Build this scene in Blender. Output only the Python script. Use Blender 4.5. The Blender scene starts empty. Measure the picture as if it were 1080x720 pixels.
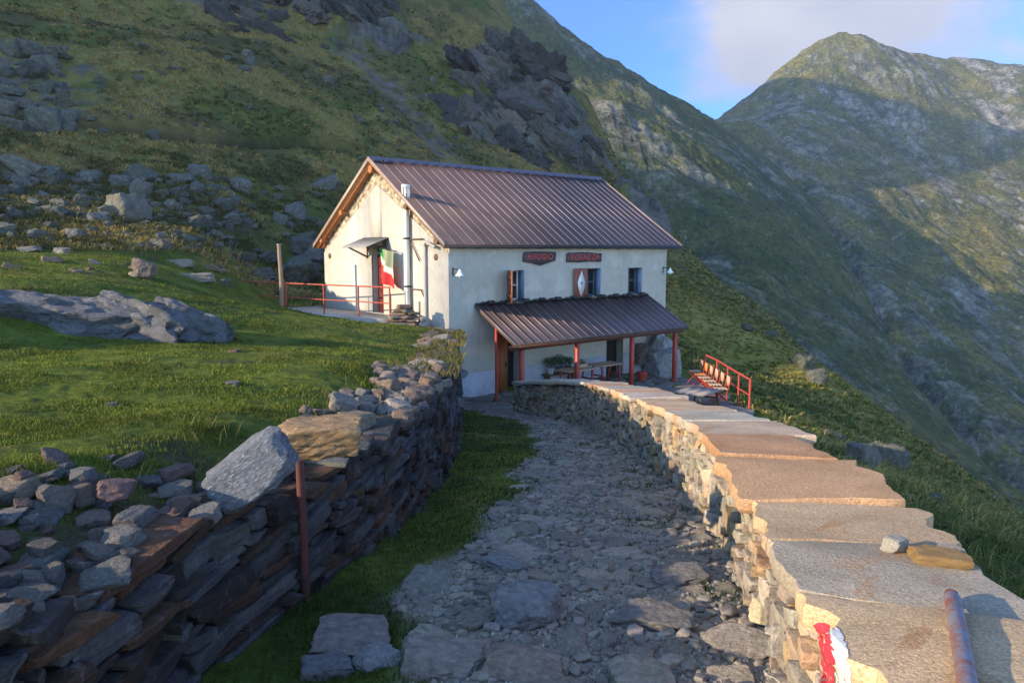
import bpy, math, random
import numpy as np

# ------------------------------------------------------------------ camera, world, sun, exposure
scene = bpy.context.scene
COL = scene.collection
F_PX, PITCH = 790.0, 0.1205
cam_data = bpy.data.cameras.new('camera'); cam = bpy.data.objects.new('camera', cam_data)
COL.objects.link(cam); scene.camera = cam
cam_data.sensor_width = 36.0; cam_data.lens = 36.0 * F_PX / 1080.0
cam_data.clip_start = 0.05; cam_data.clip_end = 5000
cam.location = (0, 0, 0); cam.rotation_euler = (math.pi / 2 - PITCH, 0, 0)

HAZE = 0.00028
SUN_EL = math.radians(16.0)
SH = np.array([-0.9135, -0.4067])                       # horizontal direction towards the sun
world = bpy.data.worlds.new('World'); scene.world = world; world.use_nodes = True
wn, wl = world.node_tree.nodes, world.node_tree.links
wn.clear()
w_out = wn.new('ShaderNodeOutputWorld'); w_bg = wn.new('ShaderNodeBackground')
sky = wn.new('ShaderNodeTexSky'); sky.sky_type = 'NISHITA'; sky.sun_disc = False
sky.sun_elevation = SUN_EL
sky.sun_rotation = math.atan2(SH[0], SH[1])           # clockwise from +Y
sky.altitude = 2200; sky.air_density = 1.0; sky.dust_density = 0.3; sky.ozone_density = 2.0
w_bg.inputs['Strength'].default_value = 0.15
# clouds in the sky: noise on the view direction, gathered over the far peak
geo = wn.new('ShaderNodeTexCoord')
def wmath(op, a, b=None, c=None):
    n = wn.new('ShaderNodeMath'); n.operation = op
    for i, v in enumerate((a, b, c)):
        if v is None: continue
        if isinstance(v, (int, float)): n.inputs[i].default_value = v
        else: wl.new(v, n.inputs[i])
    return n.outputs[0]
sep = wn.new('ShaderNodeSeparateXYZ'); wl.new(geo.outputs['Generated'], sep.inputs[0])
cn = wn.new('ShaderNodeTexNoise'); cn.inputs['Scale'].default_value = 5.0; cn.inputs['Detail'].default_value = 9; cn.inputs['Roughness'].default_value = 0.55
cmap = wn.new('ShaderNodeMapping'); cmap.inputs['Scale'].default_value = (1, 1, 1.7); cmap.inputs['Location'].default_value = (0.3, 0.1, 0.05)
wl.new(geo.outputs['Generated'], cmap.inputs[0]); wl.new(cmap.outputs[0], cn.inputs['Vector'])
# bank of cloud: right of azimuth ~6 deg and reaching over the picture's top right
az = wmath('DIVIDE', sep.outputs['X'], wmath('MAXIMUM', sep.outputs['Y'], 0.05))
dx = wmath('DIVIDE', wmath('SUBTRACT', az, 0.40), 0.27)
dz = wmath('DIVIDE', wmath('SUBTRACT', sep.outputs['Z'], 0.27), 0.17)
rr = wmath('ADD', wmath('MULTIPLY', dx, dx), wmath('MULTIPLY', dz, dz))
msk = wmath('SUBTRACT', 1.05, wmath('SQRT', rr))
dens = wmath('ADD', wmath('MULTIPLY', wmath('SUBTRACT', cn.outputs['Fac'], 0.5), 2.0), msk)
front = wmath('GREATER_THAN', sep.outputs['Y'], 0.05)
ramp = wn.new('ShaderNodeMapRange'); ramp.inputs['From Min'].default_value = 0.05; ramp.inputs['From Max'].default_value = 0.55
ramp.inputs['To Max'].default_value = 0.93; ramp.interpolation_type = 'SMOOTHSTEP'
wl.new(wmath('MULTIPLY', dens, front), ramp.inputs['Value'])
cn2 = wn.new('ShaderNodeTexNoise'); cn2.inputs['Scale'].default_value = 7; cn2.inputs['Detail'].default_value = 6
wl.new(cmap.outputs[0], cn2.inputs['Vector'])
crmp = wn.new('ShaderNodeMix'); crmp.data_type = 'RGBA'
crmp.inputs[6].default_value = (0.72, 0.78, 0.92, 1); crmp.inputs[7].default_value = (1.55, 1.45, 1.42, 1)
wl.new(cn2.outputs['Fac'], crmp.inputs[0])
# the clear evening sky opposite the sun is a deeper blue than towards it
away = wn.new('ShaderNodeMapRange'); away.inputs['From Min'].default_value = 0.0; away.inputs['From Max'].default_value = 0.8; away.interpolation_type = 'SMOOTHSTEP'
wl.new(wmath('ADD', wmath('MULTIPLY', sep.outputs['X'], float(-SH[0])), wmath('MULTIPLY', sep.outputs['Y'], 0.75)), away.inputs['Value'])
tint = wn.new('ShaderNodeMix'); tint.data_type = 'RGBA'; tint.blend_type = 'MULTIPLY'; tint.inputs[7].default_value = (0.22, 0.33, 0.56, 1)
wl.new(away.outputs[0], tint.inputs[0]); wl.new(sky.outputs[0], tint.inputs[6])
wmix = wn.new('ShaderNodeMix'); wmix.data_type = 'RGBA'
wl.new(ramp.outputs[0], wmix.inputs[0]); wl.new(tint.outputs[2], wmix.inputs[6]); wl.new(crmp.outputs[2], wmix.inputs[7])
wl.new(wmix.outputs[2], w_bg.inputs['Color']); wl.new(w_bg.outputs[0], w_out.inputs[0])

sun_d = bpy.data.lights.new('sun', 'SUN'); sun = bpy.data.objects.new('sun', sun_d); COL.objects.link(sun)
sun_d.energy = 2.4; sun_d.angle = math.radians(0.5); sun_d.color = (1.0, 0.80, 0.55)
ce, se = math.cos(SUN_EL), math.sin(SUN_EL)
from mathutils import Vector, Matrix
sun.rotation_euler = Vector((SH[0] * ce, SH[1] * ce, se)).to_track_quat('Z', 'Y').to_euler()
sun.location = (-30, -20, 30)

scene.view_settings.view_transform = 'Standard'; scene.view_settings.look = 'None'
scene.view_settings.exposure = 2.07; scene.view_settings.gamma = 1.0
scene.view_settings.use_curve_mapping = False
scene.cycles.use_denoising = True
scene.cycles.max_bounces = 6; scene.cycles.diffuse_bounces = 3; scene.cycles.glossy_bounces = 2
scene.cycles.volume_bounces = 0; scene.cycles.use_adaptive_sampling = True; scene.cycles.adaptive_threshold = 0.008

# ------------------------------------------------------------------ small tools
CP, SP = math.cos(PITCH), math.sin(PITCH)
def ray(px, py):
    """direction (y = 1) of the sight line that was read off the photograph while surveying the place"""
    xc = (px - 540.0) / F_PX; yc = (360.0 - py) / F_PX
    d = np.array([xc, CP + SP * yc, -SP + CP * yc]); return d / d[1]
def at(px, py, y): return ray(px, py) * y

def hash3(ix, iy, iz, seed):
    n = (ix.astype(np.int64) * 374761393 + iy.astype(np.int64) * 668265263 + iz.astype(np.int64) * 2147483647 + seed * 974711) & 0xFFFFFFFF
    n = ((n ^ (n >> 13)) * 1274126177) & 0xFFFFFFFF
    n = ((n ^ (n >> 16)) * 2246822519) & 0xFFFFFFFF
    return ((n ^ (n >> 15)) & 0xFFFFFF) / float(0xFFFFFF) * 2 - 1
def vnoise(P, seed=0):
    P = np.asarray(P, float); I = np.floor(P).astype(np.int64); Fr = P - I
    w = Fr * Fr * Fr * (Fr * (Fr * 6 - 15) + 10)
    out = 0
    for dx_ in (0, 1):
        wx = w[:, 0] if dx_ else 1 - w[:, 0]
        for dy_ in (0, 1):
            wy = w[:, 1] if dy_ else 1 - w[:, 1]
            for dz_ in (0, 1):
                wz = w[:, 2] if dz_ else 1 - w[:, 2]
                out = out + hash3(I[:, 0] + dx_, I[:, 1] + dy_, I[:, 2] + dz_, seed) * wx * wy * wz
    return out
def fbm(P, octv=4, seed=0, gain=0.5, ridged=False):
    a, f_, tot, out = 1.0, 1.0, 0.0, 0
    for k in range(octv):
        n = vnoise(P * f_, seed + k * 17)
        if ridged: n = 1 - 2 * np.abs(n)
        out = out + a * n; tot += a; a *= gain; f_ *= 2.03
    return out / tot
def n2(x, y, s, octv=4, seed=0, sy=None, ridged=False, gain=0.5):
    return fbm(np.stack([x / s, y / (sy or s), np.full_like(x, seed * 3.7 + 0.5)], 1), octv, seed, gain, ridged)
def ss(x, a, b):
    t = np.clip((x - a) / (b - a), 0, 1); return t * t * (3 - 2 * t)
def lerp(a, b, t): return a + (b - a) * t
def mixc(c0, c1, t): return c0 + (c1 - c0) * np.asarray(t)[:, None]
def arr(*c): return np.array(c, float)

def mesh_data(name, V, faces, mats, col=None, smooth=True, sharp=None, mi=None):
    me = bpy.data.meshes.new(name)
    V = np.asarray(V, np.float32)
    me.vertices.add(len(V)); me.vertices.foreach_set('co', V.ravel())
    if isinstance(faces, np.ndarray):
        n, k = faces.shape
        lv = faces.astype(np.int32).ravel(); ls = np.arange(0, n * k, k, dtype=np.int32)
    else:
        lt = [len(f) for f in faces]; lv = np.array([i for f in faces for i in f], np.int32)
        ls = np.concatenate([[0], np.cumsum(lt)[:-1]]).astype(np.int32); n = len(faces)
    me.loops.add(len(lv)); me.loops.foreach_set('vertex_index', lv)
    me.polygons.add(n); me.polygons.foreach_set('loop_start', ls)
    for m in (mats if isinstance(mats, (list, tuple)) else [mats]): me.materials.append(m)
    if mi is not None: me.polygons.foreach_set('material_index', np.asarray(mi, np.int32))
    me.update(calc_edges=True)
    if smooth:
        me.polygons.foreach_set('use_smooth', np.ones(n, bool))
        if sharp: me.set_sharp_from_angle(angle=math.radians(sharp))
    if col is not None:
        c = np.ones((len(V), 4), np.float32); c[:, :3] = col
        at_ = me.color_attributes.new('Col', 'FLOAT_COLOR', 'POINT'); at_.data.foreach_set('color', c.ravel())
    me.validate(clean_customdata=False)
    return me
def link(name, data, parent=None, loc=None, rot=None, scale=None):
    o = bpy.data.objects.new(name, data); COL.objects.link(o)
    if parent is not None: o.parent = parent
    if loc is not None: o.location = loc
    if rot is not None: o.rotation_euler = rot
    if scale is not None: o.scale = scale
    return o
def tag(o, label=None, cat=None, group=None, kind=None):
    if label: o['label'] = label
    if cat: o['category'] = cat
    if group: o['group'] = group
    if kind: o['kind'] = kind
    return o
def thing(name, label, cat, loc=(0, 0, 0), rotz=0, group=None):
    o = link(name, None, None, loc, (0, 0, rotz)); o.empty_display_size = 0.2
    return tag(o, label, cat, group)

class MB:
    """collects boxes, tubes, prisms and stones into one mesh"""
    def __init__(s): s.V = []; s.F = []; s.C = []; s.n = 0
    def add(s, V, F, col=None):
        V = np.asarray(V, float); s.V.append(V)
        s.F += [tuple(int(i) + s.n for i in f) for f in F]
        c = np.ones((len(V), 3)) if col is None else (np.tile(np.asarray(col, float), (len(V), 1)) if np.ndim(col) == 1 else col)
        s.C.append(c); s.n += len(V); return s
    def box(s, lo, hi, col=None, bev=0.0):
        (x0, y0, z0), (x1, y1, z1) = lo, hi
        if bev <= 0:
            V = [(x0,y0,z0),(x1,y0,z0),(x1,y1,z0),(x0,y1,z0),(x0,y0,z1),(x1,y0,z1),(x1,y1,z1),(x0,y1,z1)]
            return s.add(V, [(3,2,1,0),(4,5,6,7),(0,1,5,4),(1,2,6,5),(2,3,7,6),(3,0,4,7)], col)
        b = bev
        poly = [(x0+b,y0),(x1-b,y0),(x1,y0+b),(x1,y1-b),(x1-b,y1),(x0+b,y1),(x0,y1-b),(x0,y0+b)]
        inn = [(x0+2*b,y0+b),(x1-2*b,y0+b),(x1-b,y0+2*b),(x1-b,y1-2*b),(x1-2*b,y1-b),(x0+2*b,y1-b),(x0+b,y1-2*b),(x0+b,y0+2*b)]
        V = [(x,y,z0) for x,y in inn]+[(x,y,z0+b) for x,y in poly]+[(x,y,z1-b) for x,y in poly]+[(x,y,z1) for x,y in inn]
        Fc = [tuple(range(7,-1,-1)), tuple(range(24,32))]
        for L in range(3):
            for i in range(8):
                j=(i+1)%8; Fc.append((L*8+i,L*8+j,L*8+8+j,L*8+8+i))
        return s.add(V, Fc, col)
    def bar(s, p, q, w, h, col=None, up=(0,0,1)):
        p, q = np.array(p, float), np.array(q, float); t = q-p; t /= np.linalg.norm(t)
        up = np.array(up, float)
        if abs(t@up) > 0.98: up = np.array([1.0,0,0])
        a = np.cross(t, up); a /= np.linalg.norm(a); b = np.cross(a, t)
        V = [c + a*sx*w/2 + b*sy*h/2 for c in (p, q) for sx, sy in ((-1,-1),(1,-1),(1,1),(-1,1))]
        return s.add(V, [(0,1,2,3),(7,6,5,4),(0,4,5,1),(1,5,6,2),(2,6,7,3),(3,7,4,0)], col)
    def tube(s, pts, r, n=10, col=None, cap=True):
        pts = [np.array(p, float) for p in pts]; r = r if np.ndim(r) else [r]*len(pts)
        rings = []; ref = None
        for i, p in enumerate(pts):
            t = (pts[min(i+1,len(pts)-1)] - pts[max(i-1,0)]); t /= np.linalg.norm(t)
            if ref is None: ref = np.array([0,0,1.0]) if abs(t[2]) < 0.9 else np.array([1.0,0,0])
            a = np.cross(t, ref); a /= np.linalg.norm(a); b = np.cross(a, t); ref = b if abs(t@b)<.9 else ref
            rings.append([p + r[i]*(math.cos(2*math.pi*k/n)*a + math.sin(2*math.pi*k/n)*b) for k in range(n)])
        V = [v for R_ in rings for v in R_]; Fc = []
        for i in range(len(pts)-1):
            for k in range(n):
                j=(k+1)%n; Fc.append((i*n+k,i*n+j,(i+1)*n+j,(i+1)*n+k))
        if cap: Fc += [tuple(range(n-1,-1,-1)), tuple(range((len(pts)-1)*n, len(pts)*n))]
        return s.add(V, Fc, col)
    def prism(s, poly, axis, lo, hi, col=None):
        """extrude a polygon given in the two other axes"""
        n = len(poly); V = []
        for d in (lo, hi):
            for a, b in poly:
                V.append({'x':(d,a,b),'y':(a,d,b),'z':(a,b,d)}[axis])
        Fc = [tuple(range(n-1,-1,-1)), tuple(range(n,2*n))] + [(i,(i+1)%n,n+(i+1)%n,n+i) for i in range(n)]
        return s.add(V, Fc, col)
    def build(s, name, mat, parent=None, smooth=False, sharp=35, loc=None, rot=None):
        V = np.concatenate(s.V); me = mesh_data(name, V, s.F, mat, np.concatenate(s.C), smooth, sharp)
        import bmesh
        bm = bmesh.new(); bm.from_mesh(me); bmesh.ops.recalc_face_normals(bm, faces=bm.faces); bm.to_mesh(me); bm.free()
        if smooth: me.set_sharp_from_angle(angle=math.radians(sharp))
        return link(name, me, parent, loc, rot)

# ------------------------------------------------------------------ materials
def new_mat(name):
    m = bpy.data.materials.new(name); m.use_nodes = True
    nt = m.node_tree; b = nt.nodes['Principled BSDF']; return m, nt, b
def nmath(nt, op, a, b=None):
    n = nt.nodes.new('ShaderNodeMath'); n.operation = op
    for i, v in enumerate((a, b)):
        if v is None: continue
        if isinstance(v, (int, float)): n.inputs[i].default_value = v
        else: nt.links.new(v, n.inputs[i])
    return n.outputs[0]
def noise(nt, scale, detail=5, rough=0.55, coord='Object', stretch=None, dist=0.0):
    tc = nt.nodes.new('ShaderNodeTexCoord'); src = tc.outputs[coord]
    if coord == 'World':
        pass
    if stretch:
        mp = nt.nodes.new('ShaderNodeMapping'); mp.inputs['Scale'].default_value = stretch
        nt.links.new(src, mp.inputs[0]); src = mp.outputs[0]
    n = nt.nodes.new('ShaderNodeTexNoise'); n.inputs['Scale'].default_value = scale
    n.inputs['Detail'].default_value = detail; n.inputs['Roughness'].default_value = rough; n.inputs['Distortion'].default_value = dist
    nt.links.new(src, n.inputs['Vector']); return n.outputs['Fac']
def mrange(nt, v, a, b, lo=0.0, hi=1.0):
    n = nt.nodes.new('ShaderNodeMapRange'); nt.links.new(v, n.inputs[0])
    for i, x in zip((1, 2, 3, 4), (a, b, lo, hi)): n.inputs[i].default_value = x
    return n.outputs[0]
def cmix(nt, fac, a, b, mode='MIX'):
    n = nt.nodes.new('ShaderNodeMix'); n.data_type = 'RGBA'; n.blend_type = mode
    for i, v in ((0, fac), (6, a), (7, b)):
        if isinstance(v, (int, float)): n.inputs[i].default_value = v
        elif isinstance(v, tuple): n.inputs[i].default_value = (*v, 1) if len(v) == 3 else v
        else: nt.links.new(v, n.inputs[i])
    return n.outputs[2]
def vcol(nt):
    n = nt.nodes.new('ShaderNodeVertexColor'); n.layer_name = 'Col'; return n.outputs[0]
def grey(nt, v):
    n = nt.nodes.new('ShaderNodeCombineColor')
    for i in range(3): nt.links.new(v, n.inputs[i])
    return n.outputs[0]
def bump(nt, b, h, strength=0.5, dist=0.02):
    n = nt.nodes.new('ShaderNodeBump'); n.inputs['Strength'].default_value = strength; n.inputs['Distance'].default_value = dist
    nt.links.new(h, n.inputs['Height']); nt.links.new(n.outputs[0], b.inputs['Normal'])

def rock_material(name, scale=1.0,  lichen=(0.34, 0.33, 0.25), lich=0.35, speck=0.5, bd=0.02, rough=0.9, tint=None, strata=None):
    """stone whose own colour is in Col, with mineral grain, blotches, lichen and a rough surface"""
    m, nt, b = new_mat(name)
    base = vcol(nt)
    if tint:
        oi = nt.nodes.new('ShaderNodeObjectInfo')
        base = cmix(nt, mrange(nt, oi.outputs['Random'], 0, 1, 0, 0.75), base, tint)
    n1 = noise(nt, 3.5*scale, 6, 0.62); n2_ = noise(nt, 38*scale, 4, 0.7); n3 = noise(nt, 7*scale, 8, 0.7, dist=0.6)
    v = mrange(nt, n1, 0.3, 0.7, 0.62, 1.35)
    c = cmix(nt, 1.0, base, grey(nt, v), 'MULTIPLY')
    c = cmix(nt, 1.0, c, grey(nt, mrange(nt, n2_, 0.3, 0.7, 1-speck*0.55, 1+speck*0.55)), 'MULTIPLY')
    c = cmix(nt, mrange(nt, n3, 0.56, 0.66, 0, lich), c, lichen)
    nt.links.new(c, b.inputs['Base Color']); b.inputs['Roughness'].default_value = rough
    b.inputs['Specular IOR Level'].default_value = 0.25
    if strata is not None:
        tc_ = nt.nodes.new('ShaderNodeTexCoord'); mp_ = nt.nodes.new('ShaderNodeMapping'); mp_.inputs['Rotation'].default_value = (-strata,0,0)
        mp2 = nt.nodes.new('ShaderNodeMapping'); mp2.inputs['Scale'].default_value = (5,3,42)
        nt.links.new(tc_.outputs['Object'], mp_.inputs[0]); nt.links.new(mp_.outputs[0], mp2.inputs[0])
        ns = nt.nodes.new('ShaderNodeTexNoise'); ns.inputs['Scale'].default_value = 1.0; ns.inputs['Detail'].default_value = 6; ns.inputs['Roughness'].default_value = .65; nt.links.new(mp2.outputs[0], ns.inputs['Vector'])
        n1 = nmath(nt, 'ADD', n1, nmath(nt, 'MULTIPLY', ns.outputs['Fac'], 1.3))
        c2 = cmix(nt, 1.0, c, grey(nt, mrange(nt, ns.outputs['Fac'], .3,.7,.72,1.28)), 'MULTIPLY'); nt.links.new(c2, b.inputs['Base Color'])
    h = nmath(nt, 'ADD', nmath(nt, 'MULTIPLY', n1, 1.2), nmath(nt, 'ADD', nmath(nt, 'MULTIPLY', n2_, 0.22), nmath(nt, 'MULTIPLY', n3, 0.6)))
    bump(nt, b, h, 0.9, bd); return m
def plain(name, color, rough=0.6, metal=0.0, var=0.15, nscale=6, bstr=0.15, stretch=None, spec=0.4, dirt=None):
    m, nt, b = new_mat(name)
    n1 = noise(nt, nscale, 6, 0.6, stretch=stretch)
    c = cmix(nt, 1.0, color, grey(nt, mrange(nt, n1, 0.3, 0.7, 1-var, 1+var)), 'MULTIPLY')
    if dirt:
        n2_ = noise(nt, nscale*0.35, 7, 0.65, stretch=stretch)
        c = cmix(nt, mrange(nt, n2_, 0.52, 0.68, 0, dirt[1]), c, dirt[0])
    nt.links.new(c, b.inputs['Base Color']); b.inputs['Roughness'].default_value = rough
    b.inputs['Metallic'].default_value = metal; b.inputs['Specular IOR Level'].default_value = spec
    bump(nt, b, n1, bstr, 0.02); return m
# ------------------------------------------------------------------ the lie of the land
H_O = np.array([-1.879, 22.30, -4.62]); H_PHI = 0.869
H_U = np.array([math.sin(H_PHI), math.cos(H_PHI), 0]); H_V = np.array([-math.cos(H_PHI), math.sin(H_PHI), 0])
H_ROT = math.atan2(H_U[1], H_U[0])
def W(a, b, z): return H_O + a * H_U + b * H_V + np.array([0, 0, z])

PY = [-30, 0, 2.6, 5, 10, 15, 19, 22, 40]; PZ = [-1.1, -1.55, -1.65, -1.97, -2.75, -3.55, -4.2, -4.58, -4.65]
def path_z(y): return np.interp(y, PY, PZ)
# plan of the two walls: y, x of the foot towards the path, height of the top
LW = np.array([(-6,-1.75,-.75),(-2,-1.6,-.85),(0.5,-1.42,-.95),(1.8,-1.34,-1.0),(2.77,-1.27,-1.06),(3.27,-1.2,-1.13),(3.8,-1.06,-1.19),(4.76,-.90,-1.24),(6.06,-.80,-1.35),
               (8,-.75,-1.45),(10.5,-.83,-1.60),(13.5,-1.0,-1.80),(17,-1.2,-2.03),(21.0,-1.46,-2.25),(22.6,-1.75,-2.3)])
RW = np.array([(-3,.75,-.75),(0,.85,-.9),(1.6,.93,-1.06),(2.4,1.03,-1.15),(2.9,1.09,-1.17),(3.58,1.22,-1.21),(4.88,1.42,-1.29),(6.77,1.60,-1.52),(8.78,1.70,-1.83),
               (11.7,1.67,-2.19),(14.68,1.50,-2.60),(17.0,1.12,-2.97),(18.6,.62,-3.25),(19.6,.10,-3.45)])
def lw_x(y): return np.interp(y, LW[:,0], LW[:,1])
def lw_top(y): return np.interp(y, LW[:,0], LW[:,2])
def rw_x(y): return np.interp(y, RW[:,0], RW[:,1])
def rw_top(y): return np.interp(y, RW[:,0], RW[:,2])

common = [  # px, py, distance: the mountainside above the hut and the slopes right of it
 (100,130,45),(100,0,75),(300,130,58),(300,0,95),(450,130,75),(450,0,110),(560,80,105),(560,160,84),(620,95,114),(640,170,100),
 (530,-10,135),(0,190,32),(-60,100,45),(-60,0,66),(0,0,65),(200,190,37),(330,200,47),(200,60,62),(400,60,90),(500,60,105),(470,160,70),(230,130,51),
 (662,192,105),(690,225,97),(720,250,95),(800,318,80),(880,388,66),(960,455,48),(1080,548,36),(1180,640,27),
 (840,345,75),(920,425,54),(1020,500,42),(760,300,78),
 (900,450,32),(950,478,28),(1010,520,22),(1080,575,13),(1180,640,9),
 (750,352,56),(720,322,61),(800,390,46),(770,380,48),(730,345,55),(850,420,38),(800,350,59),(872,396,44),(838,368,49),(780,332,63),(820,372,48),(850,381,46),(690,290,70),(720,285,74)]
drop = [(700,190,130,14),(640,130,135,20),(740,262,112,14),(600,60,140,22),(820,330,95,12),(900,400,78,12),(980,465,66,12),(1100,560,52,12)]
def pts(lst): return [at(*p) for p in lst]
C_COMMON = pts(common) + [at(a,b,d) - np.array([0,0,dz]) for a,b,d,dz in drop]
C_COMMON += [np.array(p, float) for p in [(45,30,-26),(60,60,-50),(70,100,-60),(50,120,-45),(30,10,-18),(25,-10,-14),(-30,150,75),(-90,110,65),(-70,60,32),(20,170,20)]]
left_px = [(300,478,3.95),(60,495,3.25),(180,480,3.5),(100,430,5.3),(0,430,5.0),(0,365,10),(100,357,11.5),(200,352,13),(300,370,9.5),(380,385,8.6),(300,330,19),(400,345,18),(455,348,19),(250,318,20),
           (0,300,13),(100,297,14.5),(100,272,19),(0,266,20),(200,287,21),(160,277,20),(230,296,23),(290,322,23),(0,256,22),(110,254,24),(240,282,27),(320,300,30),(200,235,30),(60,225,28),(330,265,36)]
C_L = C_COMMON + pts(left_px) + [W(-2.6,5,2.22),W(-2.6,8,2.3),W(-1.2,1,2.33),W(-.2,.2,2.38),W(-1.2,5,2.2),W(-1,9.5,2.2),W(5,10.5,2.6),W(10.5,10,1.6),W(0,12,2.9)] + \
      [np.array(p,float) for p in [(-1.7,0,-.85),(-1.8,-6,-.7),(-6,-6,-.6),(-12,-10,-.3),(-6,1,-.75),(-12,5,-.2),(-14,14,-.1),(-25,5,1.5),(-25,20,3),(-40,10,6),(-40,35,14),(-20,-20,0),(10,-20,-2)]]
right_px = [(1080,622,4.6),(1000,562,6),(930,503,8.5),(870,467,12),(831,453,16),(800,432,20.5)]
C_R = C_COMMON + pts(right_px) + [np.array([x,y,path_z(y)],float) for y in (-3,0,2,3.5,5,7,9.5,12,15,18) for x in (-1.3,0.2,1.4)] + \
      [np.array([x,19.5,-4.3],float) for x in (-1.5,0)] + [W(a,b,0) for a,b in [(.5,-.3),(2,-1.5),(5,-.5),(9,-.5),(5,-3),(8.5,-2.4),(5.5,-5.5),(3.5,-4),(7,-4.2)]] + \
      [np.array(p,float) for p in [(2.4,2,-1.75),(2.6,5,-2.1),(2.7,8.8,-2.7),(2.7,12,-3.15),(2.6,15,-3.6),(3.5,0,-2),(6,-5,-4),(2.5,18,-4.2)]] + [W(11.5,-1,-.2),W(12,3,.6),W(11,9,1.5),W(5,4,1)]
class RBF:
    def __init__(s, P):
        s.P = np.array(P); n = len(P); D = np.linalg.norm(s.P[:,None,:2]-s.P[None,:,:2],axis=2)
        A = np.zeros((n+3,n+3)); A[:n,:n] = D - 0.02*np.eye(n)*np.linalg.norm(s.P[:,:2],axis=1)
        A[:n,n] = 1; A[:n,n+1:] = s.P[:,:2]; A[n,:n] = 1; A[n+1:,:n] = s.P[:,:2].T
        s.w = np.linalg.solve(A, np.concatenate([s.P[:,2],[0,0,0]]))
    def __call__(s, x, y):
        out = np.empty(len(x)); n = len(s.P)
        for i in range(0, len(x), 20000):
            a, b = x[i:i+20000], y[i:i+20000]
            D = np.sqrt((a[:,None]-s.P[None,:,0])**2 + (b[:,None]-s.P[None,:,1])**2)
            out[i:i+20000] = D@s.w[:n] + s.w[n] + a*s.w[n+1] + b*s.w[n+2]
        return out
RL, RR = RBF(C_L), RBF(C_R)
def q_of(x, y): return -SH[1]*x + SH[0]*y
def left_mask(x, y):
    """1 on the upper side (meadow, behind the hut), 0 on the path and yard side"""
    a = (x-H_O[0])*H_U[0] + (y-H_O[1])*H_U[1]; b = (x-H_O[0])*H_V[0] + (y-H_O[1])*H_V[1]
    near = (x < lw_x(y)-0.25).astype(float)
    far = np.where(a < 0.25, (b > -0.1).astype(float), ss(b, 1.0, 7.0))
    return np.where(y < 22.0, np.where((a > 0.25) , np.where(b>0, ss(b,1.,7.), 0), near), np.where((a<0)&(b<0.1), near, far))
def ground(x, y, micro=True):
    x = np.asarray(x, float); y = np.asarray(y, float)
    m = left_mask(x, y); zl = RL(x, y)
    bank = (lw_x(y)-x); nearwall = (y < 22.4)*(1-ss(bank, .2, 1.0))
    zl = zl + (np.minimum(zl, lw_top(y)-.04)-zl)*nearwall
    z = RR(x, y)*(1-m) + zl*m
    # unseen knoll added left of the meadow to block low sun, kept low
    q = q_of(x, y)
    crest = np.interp(-q, [.1,1.1,3.2,6.5,8,10,14,15,16.5], [-1,.3,.5,.5,.4,.3,.1,-.2,-1])
    z = np.maximum(z, crest - ((x+10.6)/2.0)**2*1.3)
    wv = SH[0]*x + SH[1]*y; lim = 1.0 + .2*wv
    z = np.where((wv > 8), np.minimum(z, lim + 80*ss(-q, 36, 40)), z)
    if micro:
        r = np.sqrt(x*x+y*y)
        far = ss(r, 22, 45)
        pm = path_mask(x, y)
        z = z + (0.05*n2(x,y,.7,3,3) + .012*n2(x,y,.12,2,4)*(1-far))*(1-.3*pm)
        hill = np.maximum(ss(z, -1.0, 2.5)*ss(r,20,30), ss(r,24,40)*(1-.3*m))
        z = z + hill*(0.45*n2(x,y,5,4,5) + 0.14*n2(x,y,1.0,3,6,gain=.6)) + far*1.6*n2(x,y,24,4,7)
        cr = crag(x, y)
        rk = n2(x+.6*z, y-.4*z, 6.5, 6, 9, ridged=True, gain=.62)
        z = z + cr*(2.2*rk + 1.2*n2(x,y,2.2,4,10,ridged=True))
        # trodden trail across the slope
        t = trail(x, y); z = z - 1.0*t
    return z
def in_px(x, y, z):
    dep = y*CP - z*SP; up = y*SP + z*CP; dep = np.maximum(dep, .05)
    return 540+F_PX*x/dep, 360-F_PX*up/dep
PXL = [at(430,640,3.62), at(500,580,4.65), at(550,520,7.0), at(572,480,10.3), at(563,455,14), at(548,445,17), at(530,440,19)]
PXL_Y = [0,2.6]+[p[1] for p in PXL]+[22]; PXL_X = [-.45,-.42]+[p[0] for p in PXL]+[-1.2]
def path_mask(x, y):
    e = np.interp(y, PXL_Y, PXL_X) + .22*n2(x,y,1.0,3,12) + .15*n2(x,y,.3,2,13)
    return ss(x-e, -.18, .18)*(1-ss(x-rw_x(y), .1, .5))*(1-left_mask(x,y))*(1-ss(y, 21,23))
def crag(x, y):
    """rock outcrops: the crag on the shoulder above the hut and smaller ribs"""
    d1 = 1.2*np.hypot((x-5)/12, (y-99)/15)*1.0
    c = 1-ss(d1+.55*n2(x,y,7,4,21), .55, 1.05)
    # outcrops high on the left and on the far edge
    for (cx,cy,rx,ry) in ((-38,86,11,8),(-55,78,10,7),(-20,96,9,7),(14,84,4,5)):
        c = np.maximum(c, (1-ss(np.hypot((x-cx)/rx,(y-cy)/ry)+.6*n2(x,y,5,4,22), .6, 1.0)))
    return c
TR = np.array([at(0,140,43),at(90,135,45),at(170,130,47),(at(250,115,51)),at(330,112,57),at(400,108,64)])
def trail(x, y):
    ys = np.interp(x, TR[:,0], TR[:,1]); return np.exp(-((y-ys)/1.25)**2)*ss(x,TR[0,0]-8,TR[0,0])*(1-ss(x,TR[-1,0]-4,TR[-1,0]))
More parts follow.
